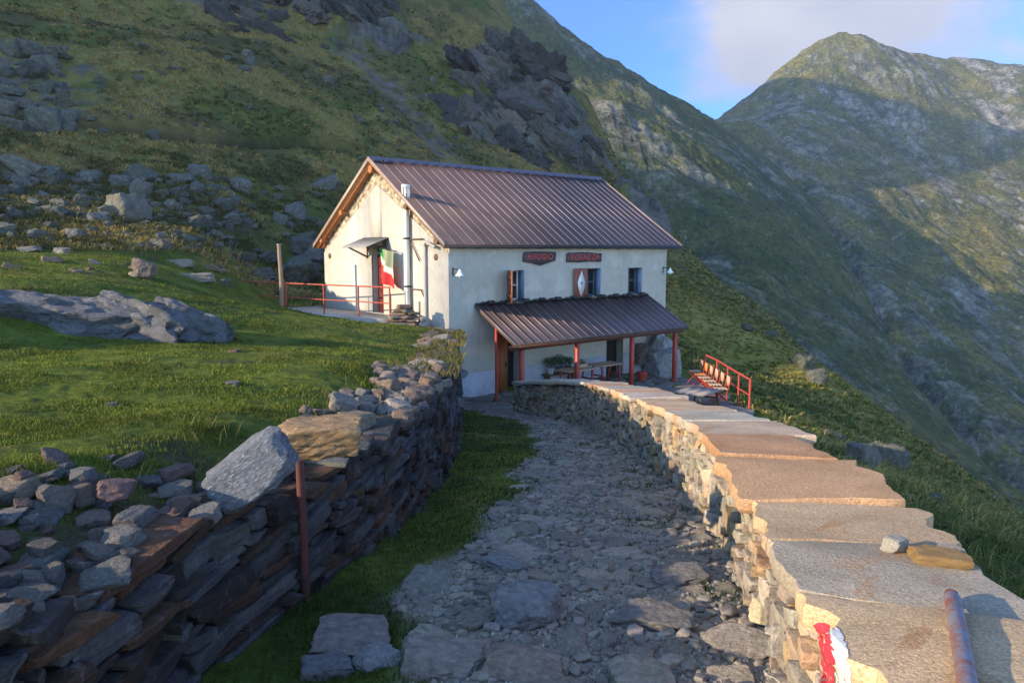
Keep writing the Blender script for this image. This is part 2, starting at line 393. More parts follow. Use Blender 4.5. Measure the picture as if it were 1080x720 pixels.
def scree(x, y, m=None):
    """strength of loose grey stone in the turf on the mountainside"""
    g0, g1 = at(365,70,88), at(500,165,66)
    dx_, dy_ = g1[0]-g0[0], g1[1]-g0[1]; L2 = dx_*dx_+dy_*dy_
    t = np.clip(((x-g0[0])*dx_+(y-g0[1])*dy_)/L2, 0, 1); d = np.hypot(x-g0[0]-t*dx_, y-g0[1]-t*dy_)
    s_ = 1-ss(d+2.0*n2(x,y,4,3,31), .4+1.6*0, 2.6)
    g2 = at(20,100,50); s_ = np.maximum(s_, (1-ss(np.hypot((x-g2[0])/7,(y-g2[1])/9)+.5*n2(x,y,3,3,32), .6, 1)))
    return s_

def polar(angs, rs):
    A, R_ = np.meshgrid(np.radians(angs), rs); X, Y = (R_*np.sin(A)).ravel(), (R_*np.cos(A)).ravel()
    nr, na = len(rs), len(angs); i = np.arange(nr-1)[:,None]*na + np.arange(na-1)[None,:]
    return X, Y, np.stack([i, i+1, i+na+1, i+na], -1).reshape(-1,4)

# ---- colours of the ground cover
def ground_colour(x, y, z):
    r = np.hypot(x, y); m = left_mask(x, y); pm = path_mask(x, y)
    hill = np.maximum(ss(z, -.3, 1.2)*ss(r,20,27), ss(r,26,45))
    nz = lambda s, o, sd, **k: n2(x, y, s, o, sd, **k)*.5+.5
    green = mixc(arr(.055,.085,.013), arr(.115,.140,.020), ss(nz(.9,4,41), .3, .7))
    dry = mixc(arr(.19,.15,.050), arr(.30,.225,.075), nz(.5,3,42))
    heath = mixc(arr(.050,.052,.018), arr(.105,.085,.034), nz(1.3,3,43))
    earth = arr(.060,.045,.032)
    near = mixc(green, dry, ss(nz(1.6,5,44,gain=.6), .62, .80)*.7)
    bank = (lw_x(y)-x)+.25*n2(x,y,.5,3,56); bk = (y<22.4)*(x<lw_x(y))*(1-ss(bank,.35,.75))
    near = near + (earth-near)*(bk*.9)[:,None]
    near = near + (earth-near)*(ss(nz(1.0,5,45,gain=.62), .66, .76)*.7)[:,None]
    hc = mixc(heath, mixc(green*.9, heath, .35+0*x), ss(nz(7,4,46), .40, .66))
    hc = hc*(.70+.6*nz(.45,4,40,gain=.7))[:,None]
    tuss = ss(nz(2.4,4,47,gain=.65)*.55+nz(9,3,48)*.45, .42, .62)
    hc = hc + (dry-hc)*(tuss*.55)[:,None]
    c = near + (hc-near)*hill[:,None]
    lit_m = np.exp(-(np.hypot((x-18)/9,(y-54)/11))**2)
    c = c + (mixc(arr(.17,.185,.028),arr(.32,.25,.07),nz(1.2,3,49))-c)*(lit_m*.8)[:,None]  # sunny bank: sunlight put into a brighter, yellower turf colour
    P3 = np.stack([x,y,z*1.4],1); cracks = ss(fbm(P3/3.2,5,50,.62,True),-.15,.45)*.6+ss(fbm(P3/.9,4,51,.6),-.4,.4)*.4
    rock = mixc(arr(.018,.017,.017), arr(.125,.118,.110), cracks)
    rk = np.maximum(scree(x,y)*ss(nz(.8,3,51),.42,.55), 0)
    cr = crag(x,y); crr = ss(cr,.15,.5)*ss(nz(4.0,5,52,ridged=True,gain=.66)+.22*(cr-.7), .53, .62)
    c = c + (rock-c)*np.maximum(rk*.85, crr*.95)[:,None]
    t = trail(x,y); c = c + (earth*.4-c)*(t*.9)[:,None]
    grav = mixc(arr(.20,.172,.130), arr(.42,.37,.295), nz(.10,3,53)) * (0.8+.4*nz(.6,3,54))[:,None]
    mos = ss(nz(.55,4,55,gain=.6), .60, .72)*.75
    grav = grav + (green*.8-grav)*mos[:,None]
    c = c + (grav-c)*pm[:,None]
    return c

m_ground, nt, b = new_mat('turf_and_gravel')
cc = vcol(nt); g1 = noise(nt, 9, 6, .7); g2 = noise(nt, 60, 4, .7); g3 = noise(nt, 1.3, 6, .65)
cc = cmix(nt, 1.0, cc, grey(nt, mrange(nt, g1, .3, .7, .55, 1.45)), 'MULTIPLY')
cc = cmix(nt, 1.0, cc, grey(nt, mrange(nt, g2, .3, .7, .65, 1.35)), 'MULTIPLY')
cc = cmix(nt, 1.0, cc, grey(nt, mrange(nt, g3, .3, .7, .7, 1.3)), 'MULTIPLY')
nt.links.new(cc, b.inputs['Base Color']); b.inputs['Roughness'].default_value = .95; b.inputs['Specular IOR Level'].default_value = .1
bump(nt, b, nmath(nt,'ADD',g1,nmath(nt,'MULTIPLY',g2,.35)), 1.0, .05)

angs = np.concatenate([np.linspace(-115,-39,60)[:-1], np.linspace(-39,39,760), np.linspace(39,75,40)[1:]])
rs = np.concatenate([np.linspace(.4,1.4,8)[:-1], np.geomspace(1.4,165,640)])
gx, gy, gf = polar(angs, rs)
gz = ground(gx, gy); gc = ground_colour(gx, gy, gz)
ctr = gf.mean(1) if False else None
fx, fy = gx[gf].mean(1), gy[gf].mean(1)
fm, fp = left_mask(fx, fy), path_mask(fx, fy)
fz = gz[gf].mean(1); fr = np.hypot(fx, fy)
bb = (fx-H_O[0])*H_V[0]+(fy-H_O[1])*H_V[1]; aa = (fx-H_O[0])*H_U[0]+(fy-H_O[1])*H_U[1]
yardf = (bb<.5)&(aa>-1)&(aa<9.5)&(fx>-1.6)&(fy>18.2)&(bb > -6.8+0*aa)&((bb+2.84)*3.27 > (aa-8.94)*3.8-1)
reg = np.where(yardf, 1, np.where((fp>.5), 0, np.where((fm>.5)&(fr<31)&(fz<.9), 2, 3)))
for k, nm in enumerate(('path','yard','meadow','hillside')):
    sel = gf[reg==k]
    used, inv = np.unique(sel, return_inverse=True)
    me = mesh_data(nm, np.stack([gx,gy,gz],1)[used], inv.reshape(sel.shape), m_ground, gc[used])
    tag(link(nm, me), kind='structure')

# ---- far mountains: one sheet surveyed from skylines, gullies and spurs
K = 0.75
far_px = [(530,-25,430),(560,0,430),(600,30,440),(640,62,450),(700,95,470),(740,112,490),(760,112,560),
 (800,150,520),(830,180,480),(880,235,420),(905,275,360),(935,330,310),(985,395,270),(1040,455,235),(1100,520,210),
 (700,180,305),(760,230,285),(800,280,262),(850,330,265),(720,280,280),(900,400,225),(980,470,190),(1060,540,165),(640,150,330),(800,360,210),(650,110,360),(780,170,400),(600,90,395),
 (800,85,640),(840,55,660),(865,36,668),(885,29,672),(910,36,680),(930,50,690),(975,52,700),(1010,52,710),(1040,60,710),(1080,68,700),(1200,90,700),(1350,100,680),
 (885,120,590),(950,150,570),(880,190,490),(950,230,450),(1000,260,430),(1080,180,540),(1000,330,360),(1080,300,400),(1080,400,320),(1040,380,310),(1200,300,420),(1200,450,300),(1300,300,400),(1300,600,200),(840,110,610),(1010,110,650)]
C_F = [at(a,b_,d) for a,b_,d in far_px]
C_F += [at(a,b_,d)*np.array([1.25,1.25,1])-np.array([0,0,90]) for a,b_,d in far_px if b_ < 116 and (d in (430,440,450,470) or d>=640)]
C_F += [np.array(p,float) for p in [(20,120,-70),(60,110,-85),(110,140,-95),(60,60,-80),(150,120,-90),(-40,300,25),(-100,400,80),(-5,330,45),(-10,270,10)]]
RF = RBF(C_F)
fa = np.concatenate([np.linspace(-14,-6,30)[:-1], np.linspace(-6,39,620), np.linspace(39,60,40)[1:]])
frs = np.geomspace(105, 860, 560)
mx, my, mf = polar(fa, frs)
mz = RF(mx, my)
rug = ss(my, 110, 260)
gull = n2(mx, my*.25+mx*.1, 26, 5, 62, ridged=True, gain=.6)
mz = mz + rug*(8*n2(mx,my,70,5,61) + 3.0*gull + 1.8*n2(mx,my,16,5,63,ridged=True,gain=.6) + .5*n2(mx,my,4,3,64))
GUL = np.array([at(*p) for p in [(1140,560,190),(1100,520,210),(1040,455,235),(985,395,270),(935,330,310),(905,275,360),(880,235,420),(830,180,480),(800,150,520)]])
xg = np.interp(my, GUL[:,1], GUL[:,0]) + 5*n2(mx*0+my, my, 30, 3, 66); gd = mx - xg; gin = ss(my,185,215)*(1-ss(my,480,540))
mz = mz - gin*(13*np.exp(-np.abs(gd)/13) + 4*np.exp(-(gd/5)**2))
flank = gin*(1-ss(gd,-6,4))
# mountain colours
gxd = (np.roll(mz.reshape(len(frs),-1),-1,0)-mz.reshape(len(frs),-1))/(np.roll(np.hypot(mx,my).reshape(len(frs),-1),-1,0)-np.hypot(mx,my).reshape(len(frs),-1)+1e-6)
nzf = lambda s,o,sd,**k: n2(mx,my,s,o,sd,**k)*.5+.5
fg = mixc(arr(.062,.078,.024), arr(.175,.158,.046), ss(nzf(22,6,71,gain=.72),.28,.72))
fg = fg + (arr(.20,.165,.055)-fg)*(ss(nzf(14,5,72,gain=.65),.5,.68)*.55*ss(my,200,500))[:,None]
P3 = np.stack([mx,my,mz*1.3],1); frk = mixc(arr(.05,.05,.05), arr(.36,.34,.305), ss(fbm(P3/7,6,73,.72),-.45,.4))
peak = ss(mx*.9-my*.42, -30, 60)
streak_p = n2(mx*1.0, my, 15, 6, 74, sy=46, gain=.66)*.5+.5
xr, yr = (mx*.75-my*.66), (mx*.66+my*.75)
streak_l = n2(yr, xr, 14, 6, 75, sy=40, gain=.66)*.5+.5
st = streak_p*peak + streak_l*(1-peak)
alt = ss(mz, 60, 210)
scr = ss(st*.62 + nzf(60,3,76)*.3 + .10*alt + .22*(nzf(3.2,4,78,gain=.75)), .625, .70)
fg = fg + (mixc(arr(.040,.062,.022),arr(.085,.105,.032),nzf(18,5,79,gain=.7))-fg)*(flank*.45)[:,None]
scr = scr*(1-.25*flank); gully_rock = gin*np.exp(-np.abs(gd)/9)*ss(nzf(5,4,80,gain=.7),.45,.58)
dots = ss(nzf(2.4,3,77,gain=.85)+.15*(st-.5), .60, .70)*.9
steep = ss(n2(mx,my,16,5,63,ridged=True,gain=.6), .15, .5)*ss(st, .42,.6)
mk = np.clip(np.maximum(np.maximum(np.maximum(scr*.85, gully_rock*.9), dots*.8*(1-.5*flank)), steep*.6*(1-.2*flank)), 0, 1)
fc = fg + (frk-fg)*mk[:,None]
me = mesh_data('mountain', np.stack([mx,my,mz],1), mf, m_ground, fc)
m_far, nt, b = new_mat('far_slopes')
cc = vcol(nt); f1 = noise(nt, .5, 6, .7); f2 = noise(nt, .12, 6, .65)
cc = cmix(nt, 1.0, cc, grey(nt, mrange(nt, f1, .3,.7,.35,1.65)), 'MULTIPLY')
cc = cmix(nt, 1.0, cc, grey(nt, mrange(nt, f2, .3,.7,.7,1.3)), 'MULTIPLY')
nt.links.new(cc, b.inputs['Base Color']); b.inputs['Roughness'].default_value = 1; b.inputs['Specular IOR Level'].default_value = .05
bump(nt, b, nmath(nt,'ADD',f1,nmath(nt,'MULTIPLY',f2,2.)), 1.0, 2.5)
me.materials[0] = m_far
tag(link('mountain', me), kind='structure')

# ---- unseen ridge added on the sunset side, its skyline shaped to cast shade
# E(q): how high above the sun's grazing plane its skyline stands
TE = math.tan(SUN_EL)
EQ = [28,29.3,30,40,56,76,92,120,170,235,262,321,346,362,445,480,700]
EZ = [-60,-40,-2,1.0,3.5,14,42,82,92,100,82,112,124,256,268,275,282]
qq = np.concatenate([np.linspace(27,40,90), np.linspace(40,130,90)[1:], np.linspace(130,640,160)[1:]])
wc = np.interp(qq, [27,60,120,300], [52,60,95,130])
wl_ = np.linspace(-1,1,61)
wid = np.interp(qq, [27,60,300], [26,34,110])
WW = wc[:,None] + wl_[None,:]*wid[:,None]; QQ = np.repeat(qq[:,None], 61, 1)
crestz = np.interp(qq, EQ, EZ)[:,None] + TE*WW
ZZ_ = crestz - np.abs(wl_[None,:])**1.3*(60+np.abs(crestz))*.9
bx, by = (SH[0]*WW + SH[1]*QQ).ravel(), (SH[1]*WW - SH[0]*QQ).ravel()
bz = ZZ_.ravel(); bz = np.where(np.abs(np.tile(wl_,len(qq)))>.12, bz+2.5*n2(bx,by,12,4,81), bz)
bz = bz - 0.0
i = np.arange(len(qq)-1)[:,None]*61 + np.arange(60)[None,:]
bf = np.stack([i,i+1,i+62,i+61],-1).reshape(-1,4)
bc = np.tile(arr(.05,.055,.025),(len(bx),1))
tag(link('shade_ridge', mesh_data('shade_ridge', np.stack([bx,by,bz],1), bf, m_far, bc)), kind='structure')
# ------------------------------------------------------------------ stones
def icosphere(sub):
    t = (1+5**.5)/2
    V = [(-1,t,0),(1,t,0),(-1,-t,0),(1,-t,0),(0,-1,t),(0,1,t),(0,-1,-t),(0,1,-t),(t,0,-1),(t,0,1),(-t,0,-1),(-t,0,1)]
    Fc = [(0,11,5),(0,5,1),(0,1,7),(0,7,10),(0,10,11),(1,5,9),(5,11,4),(11,10,2),(10,7,6),(7,1,8),(3,9,4),(3,4,2),(3,2,6),(3,6,8),(3,8,9),(4,9,5),(2,4,11),(6,2,10),(8,6,7),(9,8,1)]
    V = [np.array(v)/np.linalg.norm(v) for v in V]
    for _ in range(sub):
        mid = {}; G = []
        def m_(i, j):
            k = (min(i,j), max(i,j))
            if k not in mid:
                w_ = V[i]+V[j]; V.append(w_/np.linalg.norm(w_)); mid[k] = len(V)-1
            return mid[k]
        for a, b_, c in Fc:
            x, y, z = m_(a,b_), m_(b_,c), m_(c,a); G += [(a,x,z),(b_,y,x),(c,z,y),(x,y,z)]
        Fc = G
    return np.array(V), np.array(Fc)
ICO = {k: icosphere(k) for k in (1,2,3,4)}
def stone_verts(rng, sub=2, boxy=.6, cuts=7, rough=.05, oct_=3):
    """angular stone inside about the unit cube (half size 1): a sphere of sight lines clipped by random planes"""
    D, Fc = ICO[sub]
    N, Hh = [], []
    for ax in np.eye(3):
        for sgn in (-1, 1):
            n = ax*sgn + rng.normal(0, .16 if boxy<.85 else .09, 3); N.append(n/np.linalg.norm(n)); Hh.append(rng.uniform(.82, 1.0))
    for _ in range(cuts):
        n = rng.normal(0, 1, 3); N.append(n/np.linalg.norm(n)); Hh.append(rng.uniform(.80, 1.15)+ .25*boxy)
    N = np.array(N); Hh = np.array(Hh)
    dn = D@N.T; r = np.where(dn > .05, Hh/np.maximum(dn, .05), 9).min(1); r = np.minimum(r, 1.45)
    V = D*r[:,None]
    if rough: V = V*(1+rough*fbm(V*2.2+rng.uniform(-50,50,3), oct_, 5, .6))[:,None]
    return V, Fc
PAL_GREY = [arr(.15,.15,.155),arr(.19,.19,.185),arr(.12,.12,.125),arr(.22,.215,.205),arr(.16,.155,.14),arr(.135,.12,.11)]
PAL_BROWN = [arr(.10,.066,.05),arr(.095,.078,.068),arr(.060,.050,.048),arr(.12,.075,.05),arr(.11,.105,.105),arr(.085,.07,.07),arr(.15,.085,.05),arr(.13,.125,.12)]
PAL_WARM = [arr(.30,.245,.175),arr(.27,.24,.19),arr(.33,.275,.20),arr(.24,.222,.19),arr(.31,.22,.13),arr(.28,.25,.21),arr(.22,.19,.16)]
def pick(rng, pal, var=.18): return pal[rng.integers(len(pal))]*rng.uniform(1-var,1+var)*rng.normal(1,.03,3)

m_stone = rock_material('grey_stone', 1.0, tint=(.155,.135,.115))
m_wallstone = rock_material('wall_stone', 1.3, lichen=(.30,.30,.24), lich=.3)
m_darkstone = rock_material('rusty_schist', 1.3, lichen=(.24,.25,.26), lich=.28, bd=.03, strata=math.radians(-3))
m_warmstone = rock_material('lichened_gneiss', 1.6, lichen=(.46,.27,.09), lich=.35)
m_cap, nt, b = new_mat('gneiss_slab')
c0 = vcol(nt); k1 = noise(nt, 1.3, 5, .6, dist=.5); k2 = noise(nt, 120, 3, .7); k3 = noise(nt, 62, 5, .7); k4 = noise(nt, 2.0, 9, .78, dist=.7); k5 = noise(nt, 9, 5, .6)
c0 = cmix(nt, 1.0, c0, grey(nt, mrange(nt, k1, .3,.7,.72,1.25)), 'MULTIPLY')
c0 = cmix(nt, mrange(nt, k4, .54,.60,0,.65), c0, (.36,.19,.08))
c0 = cmix(nt, mrange(nt, k5, .63,.70,0,.30), c0, (.20,.18,.165))
c0 = cmix(nt, 1.0, c0, grey(nt, mrange(nt, k2, .3,.7,.62,1.38)), 'MULTIPLY')
c0 = cmix(nt, 1.0, c0, grey(nt, mrange(nt, k3, .3,.7,.80,1.2)), 'MULTIPLY')
nt.links.new(c0, b.inputs['Base Color']); b.inputs['Roughness'].default_value = .92; b.inputs['Specular IOR Level'].default_value = .15
bump(nt, b, nmath(nt,'ADD',nmath(nt,'MULTIPLY',k2,.25),nmath(nt,'ADD',nmath(nt,'MULTIPLY',k3,.8),nmath(nt,'MULTIPLY',k4,.35))), 1.0, .012)
m_granite = rock_material('pale_granite', 1.5, lichen=(.55,.55,.56), lich=.5, speck=1.2, bd=.02)
m_core = plain('dark_joint', (.030,.026,.023), .95); m_mortar = plain('earth_joint', (.20,.155,.10), .95, 0, .3, 20, .8)
m_hill = rock_material('lichened_boulder', .6, lichen=(.21,.24,.20), lich=.55, bd=.06)

def frame(t, n):
    """tangent t and outward n (plan vectors) -> 3x3 with columns (along, out, up)"""
    return np.array([[t[0],n[0],0],[t[1],n[1],0],[0,0,1.0]])
def wall_stones(mb, S0, pos, zb, zt, rng, hr, wr, tilt, pal, batter=0.1, depth=.16, sub=lambda s: 2, proud=.05, round_=.05, topf=.35, jit=.09):
    """fills a wall face with fitted stones. pos(s) -> plan point, tangent, outward normal; zb, zt(s) its foot and top"""
    s0, s1 = S0; tt = math.tan(tilt)
    lo = min(zb(s)-s*tt for s in np.linspace(s0,s1,200)) - .3; hi = max(zt(s)-s*tt for s in np.linspace(s0,s1,200)) + .3
    r = lo
    while r < hi:
        h = rng.uniform(*hr); s = s0 + rng.uniform(-wr[1], 0)
        while s < s1:
            near = np.interp(s, [s0, s1], [1, 1])
            w = rng.uniform(*wr)**1.0; w *= rng.choice([.55,1,1,1.5], p=[.25,.35,.25,.15])
            parts = [(r, h)]
            if h > np.mean(hr)*1.05 and rng.random() < .3: f_ = rng.uniform(.35,.65); parts = [(r, h*f_), (r+h*f_, h*(1-f_))]
            for rr_, hh in parts:
                sc = s+w/2; zc = rr_+hh/2+sc*tt + .03*math.sin(sc*3.1)
                scl = min(max(sc, s0), s1)
                if s0-.02 < sc < s1+.05 and zb(scl)-hh*.4 < zc and zc+hh*topf < zt(scl):
                    p, t, n = pos(scl)
                    V, Fc = stone_verts(rng, sub(scl), .9, 5, round_)
                    V[:,1] = np.minimum(V[:,1], .62+.10*V[:,1]+.10*rng.normal(0,1)*V[:,0]*.6)/.72; V = V*np.array([w*.51, depth*rng.uniform(.8,1.2), hh*.53])
                    a = tilt*.9 + rng.normal(0, jit); ca, sa = math.cos(a), math.sin(a)
                    X = V[:,0]*ca - V[:,2]*sa; Z = V[:,0]*sa + V[:,2]*ca
                    inset = batter*(zc-zb(scl)); out = rng.uniform(-proud, proud) - inset - depth*.72
                    P = np.array([p[0],p[1],0])[None] + np.outer(X, [t[0],t[1],0]) + np.outer(V[:,1]+out, [n[0],n[1],0])
                    P[:,2] = Z + zc
                    mb.add(P, Fc, pick(rng, pal))
            s += w + .004
        r += h + .004
def polyline(P):
    P = np.array(P, float); d = np.concatenate([[0], np.cumsum(np.hypot(*np.diff(P[:,:2],axis=0).T))])
    def f_(s):
        s = np.clip(s, 0, d[-1]-1e-6); p = np.array([np.interp(s, d, P[:,0]), np.interp(s, d, P[:,1])])
        e = .12; a = np.array([np.interp(max(s-e,0), d, P[:,k]) for k in (0,1)]); b_ = np.array([np.interp(min(s+e,d[-1]), d, P[:,k]) for k in (0,1)])
        t = (b_-a)/np.linalg.norm(b_-a); return p, t
    return f_, d, P
rng = np.random.default_rng(11)

# ------------------------------------------------------------------ the retaining wall on the left of the path
fL, dL, PL = polyline(LW[:,[1,0,2]])
def posL(s): p, t = fL(s); return p, t, np.array([t[1], -t[0]])            # outward = towards the path (+x)
yL = lambda s: fL(s)[0][1]
zbL = lambda s: float(path_z(yL(s)))-.12
ztL = lambda s: float(lw_top(yL(s)))-.01
wallL = thing('retaining_wall', 'tall dark rust-brown dry-stone retaining wall on the left of the path', 'stone wall', (-1.1, 5, float(path_z(5))))
def at_world(o, parent): o.parent = parent; o.matrix_parent_inverse = Matrix.Translation(-Vector(parent.location)); return o
sA, sM, sB = np.interp(-1.0, PL[:,1], dL), np.interp(7.5, PL[:,1], dL), np.interp(22.4, PL[:,1], dL)
mb = MB()
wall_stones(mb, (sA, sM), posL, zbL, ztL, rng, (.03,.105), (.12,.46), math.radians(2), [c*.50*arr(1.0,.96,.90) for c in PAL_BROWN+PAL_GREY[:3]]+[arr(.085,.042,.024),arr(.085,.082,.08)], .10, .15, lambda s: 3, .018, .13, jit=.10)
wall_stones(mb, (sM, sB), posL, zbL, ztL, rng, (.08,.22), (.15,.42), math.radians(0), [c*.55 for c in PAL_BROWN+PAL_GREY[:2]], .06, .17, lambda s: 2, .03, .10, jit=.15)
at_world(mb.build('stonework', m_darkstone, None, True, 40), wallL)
# dark earth core and the rough top behind the face
def core(name, fpos, s0, s1, zb, zt, width, inset, parent, step=.2, topdz=-.06, batter=.1, mat=None):
    V, Fc = [], []; S = np.arange(s0, s1, step)
    for s in S:
        p, t, n = fpos(s); h = zt(s)-zb(s)
        for off, z in ((inset, zb(s)-.3), (inset+batter*h, zt(s)+topdz), (width, zt(s)+topdz), (width, zb(s)-.3)):
            V.append((p[0]-n[0]*off, p[1]-n[1]*off, z))
    for i in range(len(S)-1):
        for k in range(4): Fc.append((i*4+k, i*4+(k+1)%4, i*4+4+(k+1)%4, i*4+4+k))
    Fc += [(0,1,2,3), tuple(len(V)-4+k for k in (3,2,1,0))]
    return at_world(MB().add(V, Fc).build(name, mat or m_core, None), parent)
core('wall_core', posL, sA, sB, zbL, ztL, .75, .16, wallL, batter=.1)

# ------------------------------------------------------------------ the parapet on the right of the path
fR, dR, PR = polyline(RW[:,[1,0,2]])
def posR(s): p, t = fR(s); return p, t, np.array([-t[1], t[0]])            # towards the path (-x)
yR = lambda s: fR(s)[0][1]
zbR = lambda s: float(path_z(yR(s)))-.1
ztR = lambda s: float(rw_top(yR(s)))-.05
wallR = thing('parapet_wall', 'low sunlit dry-stone parapet wall with broad flat cap slabs right of the path', 'stone wall', (1.9, 5, float(path_z(5))))
sA, sM, sB = np.interp(1.0, PR[:,1], dR), np.interp(8.0, PR[:,1], dR), dR[-1]
mb = MB()
wall_stones(mb, (sA, sM), posR, zbR, ztR, rng, (.045,.13), (.07,.24), math.radians(-4), PAL_WARM, .10, .12, lambda s: 3, .016, .15, .5, jit=.2)
wall_stones(mb, (sM, sB), posR, zbR, ztR, rng, (.06,.15), (.09,.26), math.radians(2), [c*.85 for c in PAL_WARM[:5]]+[arr(.22,.20,.165)], .06, .12, lambda s: 2, .03, .13, .5, jit=.2)
# the rounded far end
pe, te, ne = posR(sB-.01)
def posE(s):
    a = s/.34; d_ = ne*math.cos(a)+te*math.sin(a); c = pe-ne*.34
    return c+d_*.34, -ne*math.sin(a)+te*math.cos(a), d_
wall_stones(mb, (0,.34*math.pi), posE, lambda s: zbR(sB), lambda s: ztR(sB), rng, (.06,.15), (.10,.22), 0, [c*.85 for c in PAL_WARM[1:4]], .05, .12, lambda s: 2, .03, .1)
def posO(s): p, t, n = posR(s); return p-n*.62, t, -n
wall_stones(mb, (sA, sB), posO, lambda s: zbR(s)-.25, ztR, rng, (.12,.24), (.2,.42), 0, PAL_WARM, .06, .12, lambda s: 1, .04, .1)
at_world(mb.build('stonework', m_warmstone, None, True, 40), wallR)
core('wall_core', posR, sA, sB+.0, lambda s: zbR(s)-.2, ztR, .56, .075, wallR, topdz=0.0, mat=m_mortar)
# cap slabs, laid across the wall one after the other
s = sA-.3; k = 0
near_len = [1.0,.75,.5,.62,1.0,.85,1.0]; skew0 = .1
while s < sB-.05:
    y = yR(s+.2); L = near_len[k] if k < len(near_len) else rng.uniform(.75,1.25)
    L = min(L, sB+.25-s)
    p0, t, n = posR(min(s+L/2, sB)); n_ = 13; ed = lambda u_, c_: float(.035*vnoise(np.array([[u_*6+k*3.3, c_, k*1.7]]),5)[0] + .016*vnoise(np.array([[u_*21+k*3.3, c_, k*1.7]]),6)[0])
    wi, wo = .06+rng.uniform(-.05,.03), .64+rng.uniform(-.06,.10)
    sk = rng.uniform(-.28,.16); s_in = skew0; skew0 = sk
    out = []
    for i in range(n_): out.append((-L/2+.012+L*i/(n_-1)*.985, wi + ed(i/n_,1)))            # along the path side
    for i in range(1,n_): out.append((L/2-.014+sk*i/(n_-1)+.4*ed(i/n_,2), lerp(wi,-wo,i/(n_-1))))
    for i in range(1,n_): out.append((lerp(L/2-.012+sk, -L/2+.012+s_in, i/(n_-1)), -wo+1.2*ed(i/n_,3)))
    for i in range(1,n_-1): out.append((-L/2+.01+s_in*(1-i/(n_-1))+.4*ed(i/n_,4), lerp(-wo,wi,i/(n_-1))))
    out = np.array(out); th_ = rng.uniform(.065,.095); cen = out.mean(0)
    ztop = float(rw_top(yR(min(s+L/2,sB))))+rng.uniform(-.006,.012); slope = (float(rw_top(yR(min(s+L,sB))))-float(rw_top(yR(s))))/max(L,.1); slope *= 1.0
    rollz = rng.uniform(-.04,.02)
    # rings: bottom, lower edge, upper edge, top grid
    rings = [(1.0-.03, -th_), (1.0, -th_*.75), (1.0,-.012), (.982, 0.0), (.8,0.002),(.55,.004),(.28,.003)]
    V = []; m_ = len(out)
    for sc_, z_ in rings:
        for q_ in out:
            a_, b2 = cen + (q_-cen)*sc_; V.append((a_, b2, z_))
    V.append((cen[0],cen[1],.003)); V = np.array(V)
    nzv = fbm(np.stack([V[:,0]*3+k*9,V[:,1]*3,V[:,2]*6],1),4,91,.6)
    V[:,2] += np.where(V[:,2]>-.02, .012*nzv, 0); V[:,0] += .010*nzv*(V[:,2]<-.005)
    Fc = [tuple(range(m_-1,-1,-1))]
    for r_ in range(len(rings)-1):
        for i in range(m_): j=(i+1)%m_; Fc.append((r_*m_+i,r_*m_+j,(r_+1)*m_+j,(r_+1)*m_+i))
    for i in range(m_): Fc.append(((len(rings)-1)*m_+i,(len(rings)-1)*m_+(i+1)%m_,len(V)-1))
    P = np.array([p0[0],p0[1],0]) + np.outer(V[:,0],[t[0],t[1],0]) + np.outer(V[:,1],[n[0],n[1],0])
    P[:,2] = ztop + V[:,2] + V[:,0]*slope + V[:,1]*rollz
    far_t = ss(np.array([y]),10.5,14)[0]
    base = [arr(.56,.40,.235),arr(.52,.37,.22),arr(.37,.315,.24),arr(.50,.355,.215),arr(.44,.27,.15),arr(.42,.24,.13)][k%6] if k<6 else pick(rng,[arr(.44,.31,.20),arr(.47,.32,.20),arr(.40,.31,.22),arr(.42,.25,.145),arr(.36,.31,.25)],.12)
    base = lerp(base, arr(.29,.265,.22), float(ss(np.array([y]),16,18.5)[0]))
    sl = MB().add(P, Fc, base).build('cap_slab', m_cap, None, True, 30)
    at_world(sl, wallR)
    s += L; k += 1
# ------------------------------------------------------------------ the hut
m_plaster, nt, b = new_mat('rough_white_render')
n1 = noise(nt, 3.0, 7, .65); n2m = noise(nt, 24, 5, .7); n3 = noise(nt, 1.1, 6, .7, stretch=(1,1,.35)); n4 = noise(nt, 9, 6, .75)
c = cmix(nt, mrange(nt, n1, .3, .75, 0, 1), (.47,.45,.405), (.38,.36,.31))
c = cmix(nt, mrange(nt, n3, .55, .72, 0, .5), c, (.36,.325,.265))
c = cmix(nt, mrange(nt, n4, .64, .72, 0, .6), c, (.36,.29,.21))
n5 = noise(nt, 2.2, 6, .7, stretch=(3.5,3.5,.22)); c = cmix(nt, mrange(nt, n5, .52, .70, 0, .5), c, (.33,.31,.27))
n6 = noise(nt, .8, 5, .6); c = cmix(nt, mrange(nt, n6, .56, .62, 0, .35), c, (.60,.585,.54))
nt.links.new(c, b.inputs['Base Color']); b.inputs['Roughness'].default_value = .95; b.inputs['Specular IOR Level'].default_value = .15
bump(nt, b, nmath(nt,'ADD',n2m,nmath(nt,'MULTIPLY',n4,.8)), .8, .022)
m_plinth = plain('plinth_paint', (.44,.45,.50), .9, 0, .12, 4, .5, dirt=((.26,.25,.24),.5))
m_rubble, nt, b = new_mat('rubble_masonry')
vo = nt.nodes.new('ShaderNodeTexVoronoi'); vo.inputs['Scale'].default_value = 6.5; tc = nt.nodes.new('ShaderNodeTexCoord'); nt.links.new(tc.outputs['Object'], vo.inputs['Vector'])
rn = noise(nt, 30, 5, .7)
c = cmix(nt, mrange(nt, noise(nt, 5, 3), .3,.7), (.46,.37,.25), (.28,.24,.19))
vs = nt.nodes.new('ShaderNodeSeparateColor'); nt.links.new(vo.outputs['Color'], vs.inputs[0])
c = cmix(nt, 1.0, c, grey(nt, mrange(nt, vs.outputs[0], 0,1,.55,1.4)), 'MULTIPLY')
c = cmix(nt, mrange(nt, vo.outputs['Distance'], .09,.13, 0, .0), c, (.5,.45,.36))
